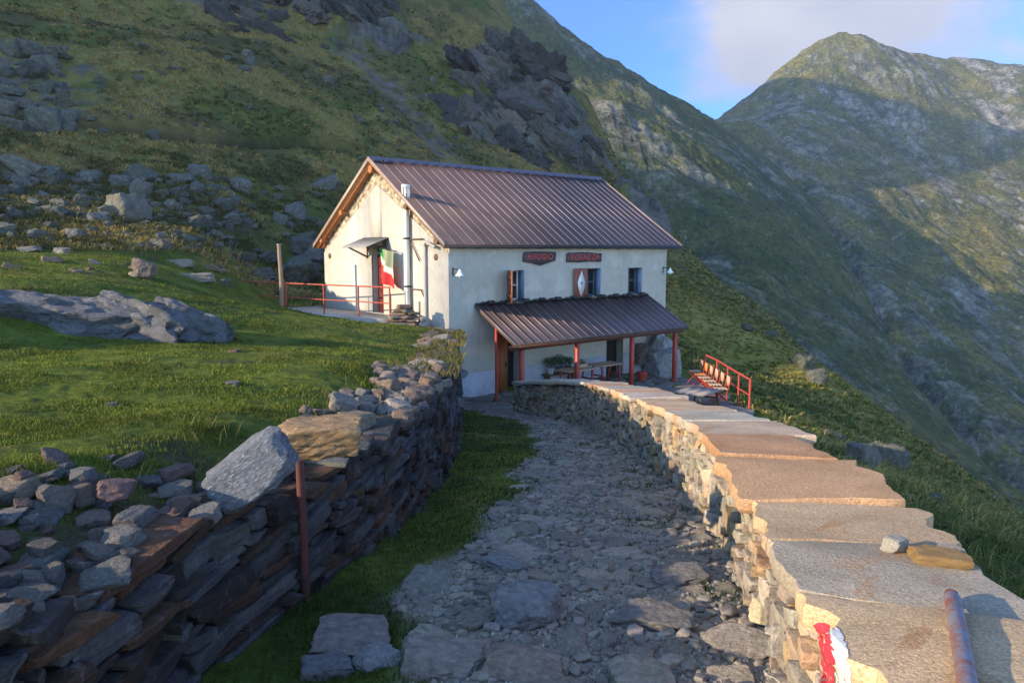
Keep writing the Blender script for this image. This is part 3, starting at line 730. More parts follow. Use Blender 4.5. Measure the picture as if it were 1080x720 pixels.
nt.links.new(c, b.inputs['Base Color']); b.inputs['Roughness'].default_value = .95
bump(nt, b, nmath(nt,'ADD',nmath(nt,'MULTIPLY',vo.outputs['Distance'],-2.5),nmath(nt,'MULTIPLY',rn,.5)), 1.0, .05)
def metal_sheet(name, col, rough, var=.18):
    m, nt, b = new_mat(name)
    n1 = noise(nt, 1.2, 6, .65); n2_ = noise(nt, 14, 5, .7)
    c = cmix(nt, 1.0, col, grey(nt, mrange(nt, n1, .3,.7,1-var,1+var)), 'MULTIPLY')
    c = cmix(nt, mrange(nt, n2_, .58,.75,0,.35), c, (.20,.165,.15))
    tcr = nt.nodes.new('ShaderNodeTexCoord'); spx = nt.nodes.new('ShaderNodeSeparateXYZ'); nt.links.new(tcr.outputs['Object'], spx.inputs[0])
    wn_ = nt.nodes.new('ShaderNodeTexWhiteNoise'); wn_.noise_dimensions = '1D'; nt.links.new(nmath(nt,'FLOOR',nmath(nt,'MULTIPLY',nmath(nt,'ADD',spx.outputs[0],.283),2.81)), wn_.inputs['W'])
    c = cmix(nt, 1.0, c, grey(nt, mrange(nt, wn_.outputs['Value'], 0,1,.84,1.14)), 'MULTIPLY')
    st_ = noise(nt, 3.0, 5, .6, stretch=(5,.35,.35)); c = cmix(nt, mrange(nt, st_, .55,.75,0,.4), c, (.085,.06,.06))
    nt.links.new(c, b.inputs['Base Color']); b.inputs['Metallic'].default_value = .35
    nt.links.new(mrange(nt, n1, .3,.7,rough-.08,rough+.12), b.inputs['Roughness'])
    bump(nt, b, n1, .10, .03); return m
m_roof = metal_sheet('brown_metal_sheet', (.092,.060,.058), .52)
m_seam = metal_sheet('seam_metal', (.30,.235,.22), .42, .1)
m_ridge = plain('ridge_metal', (.085,.09,.13), .35, .5, .2, 4, .1)  # bluish base: the sky's reflection put into the colour
m_verge = plain('verge_flashing', (.34,.25,.20), .5, .2, .15, 5, .1)
m_wood = plain('orange_timber', (.30,.12,.04), .7, 0, .35, 3, .3, stretch=(1,9,9))
m_darkwood = plain('weathered_timber', (.12,.075,.045), .85, 0, .35, 4, .4, stretch=(1,8,8))
m_red = plain('red_paint', (.36,.045,.028), .5, 0, .2, 7, .15, dirt=((.22,.05,.03),.5))
m_redrust = plain('rusty_red_paint', (.34,.055,.035), .6, 0, .3, 12, .3, dirt=((.16,.06,.03),.7))
m_black = plain('dark_opening', (.012,.011,.012), .9, 0, .2, 4, .1)
m_iron = plain('black_iron', (.03,.03,.032), .5, .4, .2, 10, .1)
m_white = plain('white_paint', (.72,.72,.70), .5, 0, .08, 8, .1)
m_flue = plain('flue_steel', (.62,.60,.55), .42, .35, .15, 5, .1, stretch=(1,1,.3))
m_glass, nt, b = new_mat('window_glass'); b.inputs['Base Color'].default_value = (.012,.016,.020,1); b.inputs['Roughness'].default_value = .06
m_leaf_door = plain('orange_planks', (.28,.095,.022), .6, 0, .3, 3, .25, stretch=(9,9,.6))
m_darkred = plain('dark_red_door', (.13,.018,.016), .5, 0, .2, 4, .2, stretch=(9,9,.6))
m_conc = plain('pale_concrete', (.38,.34,.29), .9, 0, .2, 5, .4, dirt=((.24,.21,.17),.6))
m_canvas = plain('grey_sheet', (.30,.29,.28), .55, .2, .15, 6, .1)

L, D, HE, HR, RP = 10.15, 8.0, 5.0, 7.65, .6625
house = thing('mountain_hut', 'white rendered mountain hut with brown metal gable roof and red-posted porch', 'house', tuple(H_O), H_ROT)
def panel_with_holes(mb, axis, d0, d1, xs, zs, holes, col=None, reveal=None):
    """wall panel from d0 (outside) to d1 thick; rectangular holes get reveals to depth `reveal`"""
    X = sorted(set(list(xs)+[h[0] for h in holes]+[h[1] for h in holes])); Z = sorted(set(list(zs)+[h[2] for h in holes]+[h[3] for h in holes]))
    P = (lambda a,z,d: (a,d,z)) if axis == 'y' else (lambda a,z,d: (d,a,z))
    for i in range(len(X)-1):
        for j in range(len(Z)-1):
            cx_, cz_ = (X[i]+X[i+1])/2, (Z[j]+Z[j+1])/2
            if any(h[0]<cx_<h[1] and h[2]<cz_<h[3] for h in holes): continue
            mb.add([P(X[i],Z[j],d0),P(X[i+1],Z[j],d0),P(X[i+1],Z[j+1],d0),P(X[i],Z[j+1],d0)], [(0,1,2,3)], col)
    for h in holes:
        a0,a1,z0,z1 = h[:4]; r_ = reveal if reveal is not None else d1
        for (p,q_) in (((a0,z0),(a1,z0)),((a1,z0),(a1,z1)),((a1,z1),(a0,z1)),((a0,z1),(a0,z0))):
            mb.add([P(*p,d0),P(*q_,d0),P(*q_,r_),P(*p,r_)], [(0,1,2,3)], col)
    # outer rim
    for (p,q_) in (((X[0],Z[0]),(X[-1],Z[0])),((X[-1],Z[0]),(X[-1],Z[-1])),((X[-1],Z[-1]),(X[0],Z[-1])),((X[0],Z[-1]),(X[0],Z[0]))):
        mb.add([P(*p,d0),P(*q_,d0),P(*q_,d1),P(*p,d1)], [(0,1,2,3)], col)
win = [(2.25,2.95,3.03,4.0),(5.84,6.53,3.04,4.01),(7.98,8.76,3.04,4.0)]
doors = [(1.86,2.76,-.0,2.03),(6.88,7.78,0.0,2.0)]
gdoor = (3.72,4.47,2.52,4.78)
# masonry body (rubble), pierced where the openings are
mb = MB()
panel_with_holes(mb, 'y', 0, .02, (0,L), (-.9,4.92), win+doors)
panel_with_holes(mb, 'x', 0, .02, (0,D), (-.9,4.92), [gdoor])
mb.add([(0,0,4.92),(0,D,4.92),(0,D/2,HR-.12)], [(0,1,2)])
mb.add([(L,0,-3),(L,D,-1),(L,D,4.92),(L,D/2,HR-.12),(L,0,4.92)], [(0,1,2,3,4)])
mb.add([(0,D,-1),(L,D,-1),(L,D,4.92),(0,D,4.92)], [(0,1,2,3)])
body = mb.build('masonry', m_rubble, house)
mb = MB()
panel_with_holes(mb, 'y', -.035, 0.0, (0,L*.25,L*.5,L*.75,L+.03), (-.9,4.70), win+doors, reveal=.30)
mb.add([(L+.03,-.035,-3),(L+.03,D,-1),(L+.03,D,4.7),(L+.03,-.035,4.7)],[(0,1,2,3)])
front = mb.build('front_render', m_plaster, house)
gl = lambda y: 4.55+.56*y if y<=4 else 4.55+.56*(8-y)
mb = MB(); a0,a1,z0,z1 = gdoor
for poly in ([(a1,-.9),(D,-.9),(D,4.55),(a1,gl(a1))], [(-.035,-.9),(a0,-.9),(a0,gl(a0)),(-.035,4.55)], [(a0,z1),(a1,z1),(a1,gl(a1)),(4,gl(4)),(a0,gl(a0))], [(a0,-.9),(a1,-.9),(a1,z0),(a0,z0)]):
    mb.prism(poly, 'x', -.036, -.001)
for (p,q_) in (((a0,z0),(a1,z0)),((a1,z0),(a1,z1)),((a1,z1),(a0,z1)),((a0,z1),(a0,z0))):
    mb.add([(-.036,*p),(-.036,*q_),(.32,*q_),(.32,*p)], [(0,1,2,3)])
mb.build('gable_render', m_plaster, house)
mb = MB()
for x0,x1 in ((-.02,1.84),(2.78,6.86),(7.80,L+.01)): mb.box((x0,-.043,-.9),(x1,-.036,.88))
mb.build('plinth', m_plinth, house)
mb = MB()
for (x0,x1,z0,z1) in doors: MB().box((x0-.05,.29,z0-.2),(x1+.05,1.2,z1+.05)).build('doorway', m_black, house)  # black box: darkness of the unlit room put into its colour
# windows
def window(h, shutter_deg, badge):
    x0,x1,z0,z1 = h; mb = MB(); d = .27
    for bx in ((x0,x0+.05),(x1-.05,x1),((x0+x1)/2-.025,(x0+x1)/2+.025)): mb.box((bx[0],d,z0),(bx[1],d+.06,z1))
    for bz in ((z0,z0+.06),(z1-.05,z1),((z0+z1)/2-.02,(z0+z1)/2+.02)): mb.box((x0+.05,d+.005,bz[0]),(x1-.05,d+.055,bz[1]))
    w_ = mb.build('window', m_white if not badge and shutter_deg else m_frame, house)
    MB().box((x0+.02,d+.03,z0+.02),(x1-.02,d+.045,z1-.02)).build('pane', m_glass, w_)
    MB().box((x1-.004,-.02,z0+.003),(x1-.0015,d,z1-.003)).build('painted_reveal', m_blue, w_); MB().box((x0+.0015,-.02,z0+.003),(x0+.004,d,z1-.003)).build('painted_reveal', m_blue, w_)
    MB().box((x0-.06,-.10,z0-.07),(x1+.06,.06,z0-.002)).build('sill', m_conc, w_)
    if shutter_deg:
        a = math.radians(shutter_deg); wd = x1-x0+.02
        mb = MB()
        for k in range(4): mb.box((.002+k*wd/4,-.015,0),((k+1)*wd/4-.006,.015,z1-z0+.02))
        mb.box((.03,-.04,.15),(wd-.03,-.016,.24)); mb.box((.03,-.04,z1-z0-.24),(wd-.03,-.016,z1-z0-.15))
        sh = mb.build('shutter', m_shutter, w_, loc=(x0-.02,-.05,z0-.01), rot=(0,0,a))
        if badge:
            cz_ = (z1-z0)/2; cx_ = wd/2
            P = [(cx_-.20,cz_+.02),(cx_-.15,cz_+.16),(cx_-.05,cz_+.33),(cx_-.02,cz_+.44),(cx_+.02,cz_+.34),(cx_+.13,cz_+.18),(cx_+.21,cz_+.03),(cx_+.16,cz_-.16),(cx_+.05,cz_-.40),(cx_,cz_-.45),(cx_-.08,cz_-.36),(cx_-.17,cz_-.15)]
            bd = MB().prism(P, 'y', .018, .030).build('badge', m_white, sh)
            mk = MB(); mk.box((cx_-.12,.0305,cz_-.012),(cx_+.10,.034,cz_+.012)); mk.box((cx_-.012,.0305,cz_-.05),(cx_+.012,.035,cz_+.07))
            mk.build('badge_mark', m_bluemark, sh)
m_shutter = plain('shutter_planks', (.26,.085,.045), .6, 0, .3, 5, .25, stretch=(9,9,.7))
m_bluemark = plain('blue_mark', (.06,.14,.30), .6)
m_blue = plain('blue_reveal', (.17,.25,.40), .8); m_frame = plain('window_frame', (.10,.13,.17), .6); window(win[0], -118, False); window(win[1], -172, True); window(win[2], 0, False)
# ground floor door: fixed plank leaf on the left, open dark half on the right
mb = MB()
for k in range(4): mb.box((1.88+k*.105,.03,.02),(1.98+k*.105,.07,2.0))
gd = mb.build('plank_door', m_leaf_door, house)
MB().box((1.79,-.075,-.1),(1.87,-.03,2.08)).build('door_frame', m_red, house)
MB().box((2.2,-.02,.95),(2.24,.03,1.1)).build('handle', m_iron, gd)
mb = MB()                                                         # curtain in the second doorway
for k in range(9): mb.box((7.02+k*.055,.04+.02*(k%2),1.62-.12*abs(math.sin(k*1.3))),(7.07+k*.055,.055+.02*(k%2),1.96))
mb.build('curtain', m_white, house)
mb = MB(); mb.box((.20,gdoor[0]+.02,2.53),(.25,gdoor[1]-.02,4.74))
for k in range(3): mb.box((.18,gdoor[0]+.1,2.7+k*.68),(.199,gdoor[1]-.1,3.25+k*.68))
gdr = mb.build('gable_door', m_darkred, house)
MB().box((.12,gdoor[0]+.08,3.5),(.18,gdoor[0]+.18,3.53)).build('handle', m_iron, gdr)
# roof
OG, OE, OR_ = .313, .274, .60
def slope_roof(x0, x1, p_low, p_high, nseam, name, parent, thick=.05, side=1):
    (yl,zl),(yh,zh) = p_low, p_high; mb = MB()
    mb.prism([(yl,zl),(yh,zh),(yh,zh-thick),(yl,zl-thick)], 'x', x0, x1)
    r = mb.build(name, m_roof, parent)
    sm = MB(); nrm = np.array([0,-(zh-zl),(yh-yl)])*side; nrm /= np.linalg.norm(nrm)
    for k in range(nseam+1):
        x = lerp(x0+.03, x1-.03, k/nseam)
        sm.bar(np.array([x,yl-.0,zl])+nrm*.007, np.array([x,yh,zh])+nrm*.007, .020, .014, up=nrm)
    sm.build('standing_seam', m_seam, r)
    return r
ez = HE - RP*OE
roof = slope_roof(-OG, L+OR_, (-OE,ez), (D/2,HR), 31, 'roof', house)
mb = MB().prism([(D+OE,ez),(D/2,HR),(D/2,HR-.05),(D+OE,ez-.05)], 'x', -OG, L+OR_); mb.build('rear_roof', m_roof, house)
mb = MB()
mb.prism([(-OE+.02,ez-.053),(D/2,HR-.055),(D/2,HR-.10),(-OE+.02,ez-.10)], 'x', -OG+.04, L+OR_-.03)
mb.prism([(D+OE-.02,ez-.053),(D/2,HR-.056),(D/2,HR-.10),(D+OE-.02,ez-.10)], 'x', -OG+.04, L+OR_-.03)
mb.build('soffit_boards', m_wood, house)
mb = MB(); n_ = 24
for k in range(n_):
    x0 = -OG-.01+(L+OG+OR_+.02)*k/n_; x1 = -OG-.01+(L+OG+OR_+.02)*(k+1)/n_ - .012
    mb.add([(x0,D/2-.20,HR-.085),(x1,D/2-.20,HR-.085),(x1,D/2,HR+.06),(x0,D/2,HR+.06),(x1,D/2+.20,HR-.085),(x0,D/2+.20,HR-.085)], [(0,1,2,3),(3,2,4,5)])
    mb.box((x0,D/2-.23,HR-.13),(x0+.30,D/2-.19,HR-.07))
mb.build('ridge_cap', m_ridge, house)
mb = MB()
for ys, (yl,yh) in ((1,(-OE,D/2)),(-1,(D+OE,D/2))):
    for xx in (-OG-.02, L+OR_+.02):
        MB().prism([(yl,ez+.03),(yh,HR+.035),(yh,HR-.12),(yl,ez-.11)], 'x', xx-.02, xx+.02).build('verge_board', m_verge, house)
MB().box((-OG,-OE-.02,ez-.13),(L+OR_,-OE+.015,ez-.045)).build('gutter_board', m_iron, house)
for (y,z,r_) in ((4,7.28,.13),(6.15,5.95,.10),(1.9,5.98,.10),(7.75,5.02,.11),(.25,4.90,.11)):
    MB().tube([(-OG+.02,y,z),(.3,y,z)], r_, 10).build('purlin', m_wood if y>3 else m_darkwood, house, True)
for (ya,za,yb,zb) in ((8.15,4.72,4.05,7.42),(-.12,4.72,3.95,7.42)):
    MB().bar((-.17,ya,za+.02),(-.17,yb,zb+.02),.10,.12,up=(1,0,0)).build('rafter', m_wood, house)
mb = MB()
for k in range(16): MB().box((.35+k*.63,-OE+.03,ez-.14),(.43+k*.63,.0,ez-.05)).build('rafter_end', m_darkwood, house)
for y in (7.53,.59): MB().tube([(-.06,y,4.43),(-.03,y,4.43)], .10, 12).build('tie_plate', m_darkwood, house)
# flue pipe, its cowl and brackets; downpipe
fl = MB().tube([(-.17,2.02,2.40),(-.17,2.02,6.15)], .095, 16).build('flue_pipe', m_flue, house, True)
mb = MB().tube([(-.17,2.02,6.13),(-.17,2.02,6.20)], .15, 16)
for k in range(8):
    a = k*math.pi/4; mb.bar((-.17+.12*math.cos(a),2.02+.12*math.sin(a),6.2),(-.17+.12*math.cos(a),2.02+.12*math.sin(a),6.6),.06,.015,up=(math.cos(a),math.sin(a),0))
mb.tube([(-.17,2.02,6.58),(-.17,2.02,6.66)], .14, 16); mb.build('cowl', m_flue, fl, True)
mb = MB()
for z in (3.5,5.0): mb.bar((-.03,2.02,z),(-.12,2.02,z),.04,.04); mb.tube([(-.17,2.02,z-.03),(-.17,2.02,z+.03)], .102, 16)
mb.build('flue_bracket', m_iron, fl)
MB().tube([(-.10,1.10,2.3),(-.10,1.10,4.75),(-.16,.95,4.88),(-.2,.4,4.72)], .05, 10).build('downpipe', plain('zinc', (.36,.35,.33), .5, .3), house, True)
mb = MB(); mb.bar((-.10,1.92,4.98),(-.10,1.20,4.98),.035,.035); mb.bar((-.10,1.88,4.90),(-.10,1.40,4.30),.03,.03)
mb.bar((-.10,1.92,3.42),(-.10,1.35,3.42),.03,.03); mb.bar((-.10,1.35,3.42),(-.10,1.16,3.20),.03,.03); mb.build('wall_bracket', m_darkwood, house)
MB().box((-.09,1.50,2.45),(-.04,1.60,3.05)).build('meter_box', m_conc, house)
# awning over the gable door
mb = MB()
for k in range(9):
    y = 3.32+k*.172
    mb.prism([(-.04,5.06),(-.92,4.74),(-.92,4.715),(-.04,5.035)], 'y', y, y+.155)
    mb.bar((-.04,y+.164,5.06),(-.92,y+.164,4.74),.03,.03)
aw = mb.build('awning', m_canvas, house)
mb = MB()
for y in (3.45,4.72): mb.bar((-.04,y,4.40),(-.78,y,4.74),.05,.05); mb.bar((-.045,y,4.35),(-.045,y,5.0),.05,.04)
mb.build('awning_bracket', m_darkwood, aw)
# porch
PD = 1.67
proof = slope_roof(.92, 9.12, (-PD-.27,1.93), (-.04,2.98), 24, 'porch_roof', house)
mb = MB().prism([(-PD-.25,1.875),(-.04,2.925),(-.04,2.88),(-PD-.25,1.83)], 'x', .95, 9.09); mb.build('porch_boards', m_darkwood, proof)
MB().box((.95,-PD-.07,1.72),(9.09,-PD+.07,1.86)).build('porch_beam', plain('porch_beam_paint', (.10,.025,.02), .6), house)
for k, x in enumerate((1.42,3.74,6.36,8.69)):
    p_ = MB().box((x-.065,-PD-.065,-.1),(x+.065,-PD+.065,1.72), bev=.012).build('porch_post', m_red, house)
    MB().box((x-.10,-PD-.10,-.12),(x+.10,-PD+.10,.03)).build('post_foot', m_red, p_)
MB().tube([(1.13,-.85,-.1),(1.13,-.85,2.33)], .05, 10).build('side_post', m_red, house, True)
mb = MB()                                                          # flashing broken slates where the porch meets the wall
for k in range(34): mb.box((.95+k*.24,-.10-.03*(k%3),2.965+.02*(k%2)),(1.15+k*.24,-.036,3.03+.03*((k*7)%3)))
mb.build('porch_flashing', m_iron, proof)

def hthing(name, label, cat, a, b_, z, group=None, rz=0): return thing(name, label, cat, tuple(W(a,b_,z)), H_ROT+rz, group)
# signs
m_board = plain('sign_board', (.075,.06,.075), .7, 0, .3, 5, .3, stretch=(1,6,6))
m_letter = plain('sign_letters', (.36,.055,.045), .6, 0, .25, 20, .1)
def sign(name, label, x0, x1, z0, poly, text, size):
    t = hthing(name, label, 'sign', x0, -.04, z0)
    w_ = x1-x0
    MB().prism(poly, 'y', -.045, -.0).build('board', m_board, t)
    cu = bpy.data.curves.new('lettering', 'FONT'); cu.body = text; cu.size = size; cu.extrude = .012; cu.align_x = 'CENTER'; cu.align_y = 'CENTER'; cu.space_character = 1.12; cu.offset = .006
    cu.materials.append(m_letter)
    tx = link('lettering', cu, t, (w_/2, -.055, .175 if poly[0][1]<.05 else .2), (math.pi/2, 0, 0), (1.0,1,1))
    bpy.context.view_layer.update(); me = bpy.data.meshes.new_from_object(tx.evaluated_get(bpy.context.evaluated_depsgraph_get())); lc, rt = tx.location.copy(), tx.rotation_euler.copy(); bpy.data.objects.remove(tx)
    link('lettering', me, t, lc, rt)
sign('name_board', 'dark wooden board with red letters RIFUGIO and a drooping lower edge', 2.86, 4.32, 4.24, [(0,.03),(.35,-.02),(.75,-.10),(1.1,-.02),(1.42,.06),(1.45,.2),(1.43,.34),(.75,.36),(.05,.34),(.0,.2)], 'RIFUGIO', .27)
sign('name_board', 'long dark board with red letters ROSAZZA above the middle window', 4.80, 6.52, 4.22, [(0,.02),(.6,.0),(1.1,.03),(1.7,.01),(1.72,.3),(1.15,.34),(.75,.35),(.1,.33),(.02,.3)], 'ROSAZZA', .29)
# bell lamps on brackets
def bell_lamp(label, x, z):
    t = hthing('wall_lamp', label, 'lamp', x, -.04, z, None)
    mb = MB(); mb.tube([(0,0,-.12),(0,0,.12)], .022, 8); mb.tube([(0,0,.08),(0,-.34,.08)], .014, 8); mb.build('bracket', m_iron, t, True)
    prof = [(.02,.08),(.035,.04),(.06,0),(.085,-.05),(.13,-.10),(.135,-.11)]
    V = []; Fc = []; n = 18
    for r_, z_ in prof:
        for k in range(n): a = 2*math.pi*k/n; V.append((r_*math.cos(a), -.34+r_*math.sin(a), z_))
    for i in range(len(prof)-1):
        for k in range(n): j=(k+1)%n; Fc.append((i*n+k,i*n+j,(i+1)*n+j,(i+1)*n+k))
    MB().add(V, Fc).build('lamp_shade', m_white, t, True, 60)
    MB().tube([(0,-.34,-.08),(0,-.34,-.14),(0,-.34,-.17)], [.03,.05,.02], 10).build('bulb', m_white, t, True)
bell_lamp('white bell wall lamp near the sunlit corner of the hut', .13, 4.0)
bell_lamp('white bell wall lamp at the far right end of the hut front', 9.97, 3.90)
# flag
fg_ = hthing('flag', 'Italian tricolour flag hanging beside the gable door of the hut', 'flag', -.40, 3.32, 4.70)
MB().tube([(0,.06,.03),(0,-1.10,-.10)], .014, 8).build('flag_pole', m_iron, fg_, True)
nu, nv = 22, 30; V = []; C_ = []; Fc = []
for j in range(nv+1):
    for i in range(nu+1):
        u_, v_ = i/nu, j/nv
        wob = .10*math.sin(u_*7.5+v_*1.2)*(.3+.7*v_)+.04*math.sin(u_*15+v_*4)
        V.append((wob, -.80*u_, .0-.10*u_-(.98+.22*u_)*v_))
        e = v_ - .28*(u_-.5)
        g_ = arr(.015,.26,.07) if u_ < .30 - .12*v_ + .05*math.sin(v_*8) else arr(.27,.31,.19)  # khaki part: shading of the green fold put into the colour
        k1 = ss(np.array([e]), .38, .42)[0]; k2 = ss(np.array([e]), .57, .60)[0]
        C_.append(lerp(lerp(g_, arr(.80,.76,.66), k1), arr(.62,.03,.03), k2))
for j in range(nv):
    for i in range(nu): a = j*(nu+1)+i; Fc.append((a,a+1,a+nu+2,a+nu+1))
m_cloth, nt, b = new_mat('flag_cloth'); nt.links.new(vcol(nt), b.inputs['Base Color']); b.inputs['Roughness'].default_value = .8
tr = nt.nodes.new('ShaderNodeBsdfTranslucent'); nt.links.new(vcol(nt), tr.inputs[0]); mx_ = nt.nodes.new('ShaderNodeMixShader'); mx_.inputs[0].default_value = .25
nt.links.new(b.outputs[0], mx_.inputs[1]); nt.links.new(tr.outputs[0], mx_.inputs[2]); nt.links.new(mx_.outputs[0], nt.nodes['Material Output'].inputs[0])
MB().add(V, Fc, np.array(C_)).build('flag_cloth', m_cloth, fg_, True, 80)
# concrete landing before the gable door, its railing
tag(link('concrete_landing', MB().prism([(-2.3,8.6),(0-.04,8.6),(-.04,2.3),(-1.2,2.2),(-2.0,4.5)], 'z', 2.0, 2.50).build('tmp', m_conc).data, None, tuple(H_O), (0,0,H_ROT)), kind='structure')
bpy.data.objects.remove(bpy.data.objects['tmp'])
rail = hthing('railing', 'thin rusty red railing along the concrete landing at the gable door', 'railing', -1.5, 5.5, 2.5)
RP_ = [(-1.3,6.0),(-.45,1.7),(0,-.35),(.43,-1.95),(.76,-3.35)]
for (a,b_) in RP_: MB().tube([(a,b_,-.6),(a,b_,1.0)], .028, 8).build('post', m_redrust, rail, True)
MB().tube([(a,b_,.98) for a,b_ in RP_], .024, 8).build('top_rail', m_redrust, rail, True)
MB().tube([(a,b_,.48) for a,b_ in RP_], .020, 8).build('mid_rail', m_redrust, rail, True)
# ------------------------------------------------------------------ dropping things onto what is built
bpy.context.view_layer.update()
DG = bpy.context.evaluated_depsgraph_get()
def drop(x, y, top=60.0):
    r = scene.ray_cast(DG, Vector((x, y, top)), Vector((0,0,-1))); return r[1].z if r[0] else float(ground(np.array([x]), np.array([y]))[0])
def look(px, py):
    d = Vector(ray(px, py)).normalized(); r = scene.ray_cast(DG, Vector((0,0,0)), d); return (r[1], r[2], r[4]) if r[0] else (None, None, None)
def refresh():
    global DG
    bpy.context.view_layer.update(); DG = bpy.context.evaluated_depsgraph_get()

# ---- stone prototypes: shared meshes
def stone_mesh(name, rng, mat, col, sub, boxy, cuts, rough, sharp=40):
    V, Fc = stone_verts(rng, sub, boxy, cuts, rough, 4)
    cc = np.asarray(col)[None]*(1+.15*fbm(V*2+rng.uniform(-9,9,3),3,3))[:,None]
    return mesh_data(name, V, Fc, mat, cc, True, sharp)
rng = np.random.default_rng(5)
PR_HILL = [stone_mesh('boulder', rng, m_hill, pick(rng, [arr(.088,.092,.072),arr(.115,.115,.094),arr(.075,.076,.062)]), 3, .5, 10, .20) for _ in range(12)]
PR_GREY = [stone_mesh('loose_stone', rng, m_stone, .75*pick(rng, PAL_GREY+[arr(.22,.17,.12),arr(.17,.10,.085)]), 3, .7, 8, .10) for _ in range(14)]
PR_WARM = [stone_mesh('loose_stone', rng, m_stone, pick(rng, [arr(.27,.20,.13),arr(.22,.19,.15),arr(.25,.23,.20),arr(.20,.13,.09)]), 3, .7, 8, .10) for _ in range(8)]
PR_PATH = [stone_mesh('paving_stone', rng, m_stone, pick(rng, [arr(.30,.265,.21),arr(.25,.222,.175),arr(.35,.305,.235),arr(.29,.25,.185)]), 3, .8, 8, .09) for _ in range(14)]
def put(name, me, loc, size, rot, label, cat, group=None):
    o = link(name, me, None, loc, rot, size); return tag(o, label, cat, group)

# ---- single stones that stand out on the left wall
def own_stone(name, label, cat, loc, half, rot, mat, col, seed, sub=4, boxy=.5, cuts=9, rough=.12, group=None):
    r_ = np.random.default_rng(seed); me = stone_mesh(name, r_, mat, col, sub, boxy, cuts, rough, 38)
    return put(name, me, loc, half, rot, label, cat, group)
own_stone('granite_block', 'pale blue-grey speckled granite block tilted on top of the left wall', 'boulder', tuple(at(262,497,3.30)), (.225,.09,.105), (.1,-.60,-.05), m_granite, arr(.13,.142,.17), 15, boxy=.95, cuts=5, rough=.10)
own_stone('ochre_block', 'ochre yellow block of stone on the left wall right above the iron stake', 'boulder', tuple(at(339,462,4.0)), (.215,.17,.10), (.05,-.05,.15), m_stone, arr(.36,.21,.085), 17, boxy=.95, cuts=4)
for k, (px, py, y, hl) in enumerate([(122,515,3.05,(.075,.06,.042)),(150,505,3.2,(.05,.05,.045))][:1]):
    own_stone('purple_stone', 'reddish purple stone lying among the grey rubble on the left wall', 'stone', tuple(at(px,py,y)), hl, (0,.1,.4), m_stone, arr(.19,.085,.095), 21, 3)
stk = thing('iron_stake', 'rusty dark red iron stake set upright in the left stone wall', 'stake', tuple(at(322,632,3.66)))
m_stake = plain('stake_rust', (.075,.022,.020), .7, 0, .4, 14, .4, dirt=((.07,.03,.025),.7))
b0 = np.array(stk.location); t0 = at(316,486,3.66)-b0
MB().tube([(0,0,-.12), tuple(t0*.5+arr(.004,0,0)), tuple(t0)], [.024,.023,.022], 12).build('shaft', m_stake, stk, True)
MB().tube([tuple(t0-arr(0,0,.004)), tuple(t0+arr(0,0,.008))], .025, 12).build('tip', m_stake, stk, True)

# ---- rubble lying on top of the left wall
rng = np.random.default_rng(77)
def rubble(n, y0, y1, b0_, b1_, s0, s1, protos, label, group, lift=.35, flat=(.35,.75)):
    placed = []
    for k in range(n*4):
        if len(placed) >= n: break
        y = rng.uniform(y0,y1); x = float(lw_x(y)) - rng.uniform(b0_,b1_); s_ = s0*(s1/s0)**rng.random()
        if any((x-a)**2+(y-c)**2 < (.62*(s_+d))**2 for a,c,d in placed): continue
        placed.append((x,y,s_)); z = drop(x,y)
        hz = s_*rng.uniform(*flat)
        put('loose_stone', protos[rng.integers(len(protos))], (x,y,z+hz*lift), (s_, s_*rng.uniform(.6,1), hz), (rng.normal(0,.18),rng.normal(0,.18),rng.uniform(0,6.28)), label, 'stone', group)
lab1 = 'small grey or brownish stone in the loose rubble on the near left wall'
lab2 = 'sunlit loose stone in the heap on the left wall between ochre block and hut'
rubble(85, 1.7, 3.7, .06, 1.0, .03, .10, PR_GREY, lab1, 'loose rubble on the near left wall', .3, (.22,.5))
rubble(60, 5.2, 9.6, .02, .85, .05, .15, PR_GREY[:6]+PR_WARM, lab2, 'loose stones heaped on the far left wall')
refresh()
rubble(40, 1.9, 3.6, .1, .85, .03, .08, PR_GREY, lab1, 'loose rubble on the near left wall')
rubble(26, 6.4, 8.8, .08, .6, .05, .12, PR_GREY[:6]+PR_WARM, lab2, 'loose stones heaped on the far left wall')
rubble(18, 10.5, 20.5, .0, .8, .10, .24, PR_WARM+PR_GREY[:3], 'larger flat stone on the overgrown far end of the left wall', 'flat stones on the far end of the left wall', .2, (.25,.5))

# ---- a few stones lying in the lawn
for k in range(9):
    y = rng.uniform(4.5,17); x = float(lw_x(y))-rng.uniform(1.2,2.0+.42*y); z = drop(x,y); s_ = rng.uniform(.03,.09)
    put('loose_stone', PR_GREY[rng.integers(14)], (x,y,z+s_*.05), (s_,s_*.8,s_*.4), (0,0,rng.uniform(0,6.28)), 'small stone lying in the lawn above the left wall', 'stone', 'small stones in the lawn')
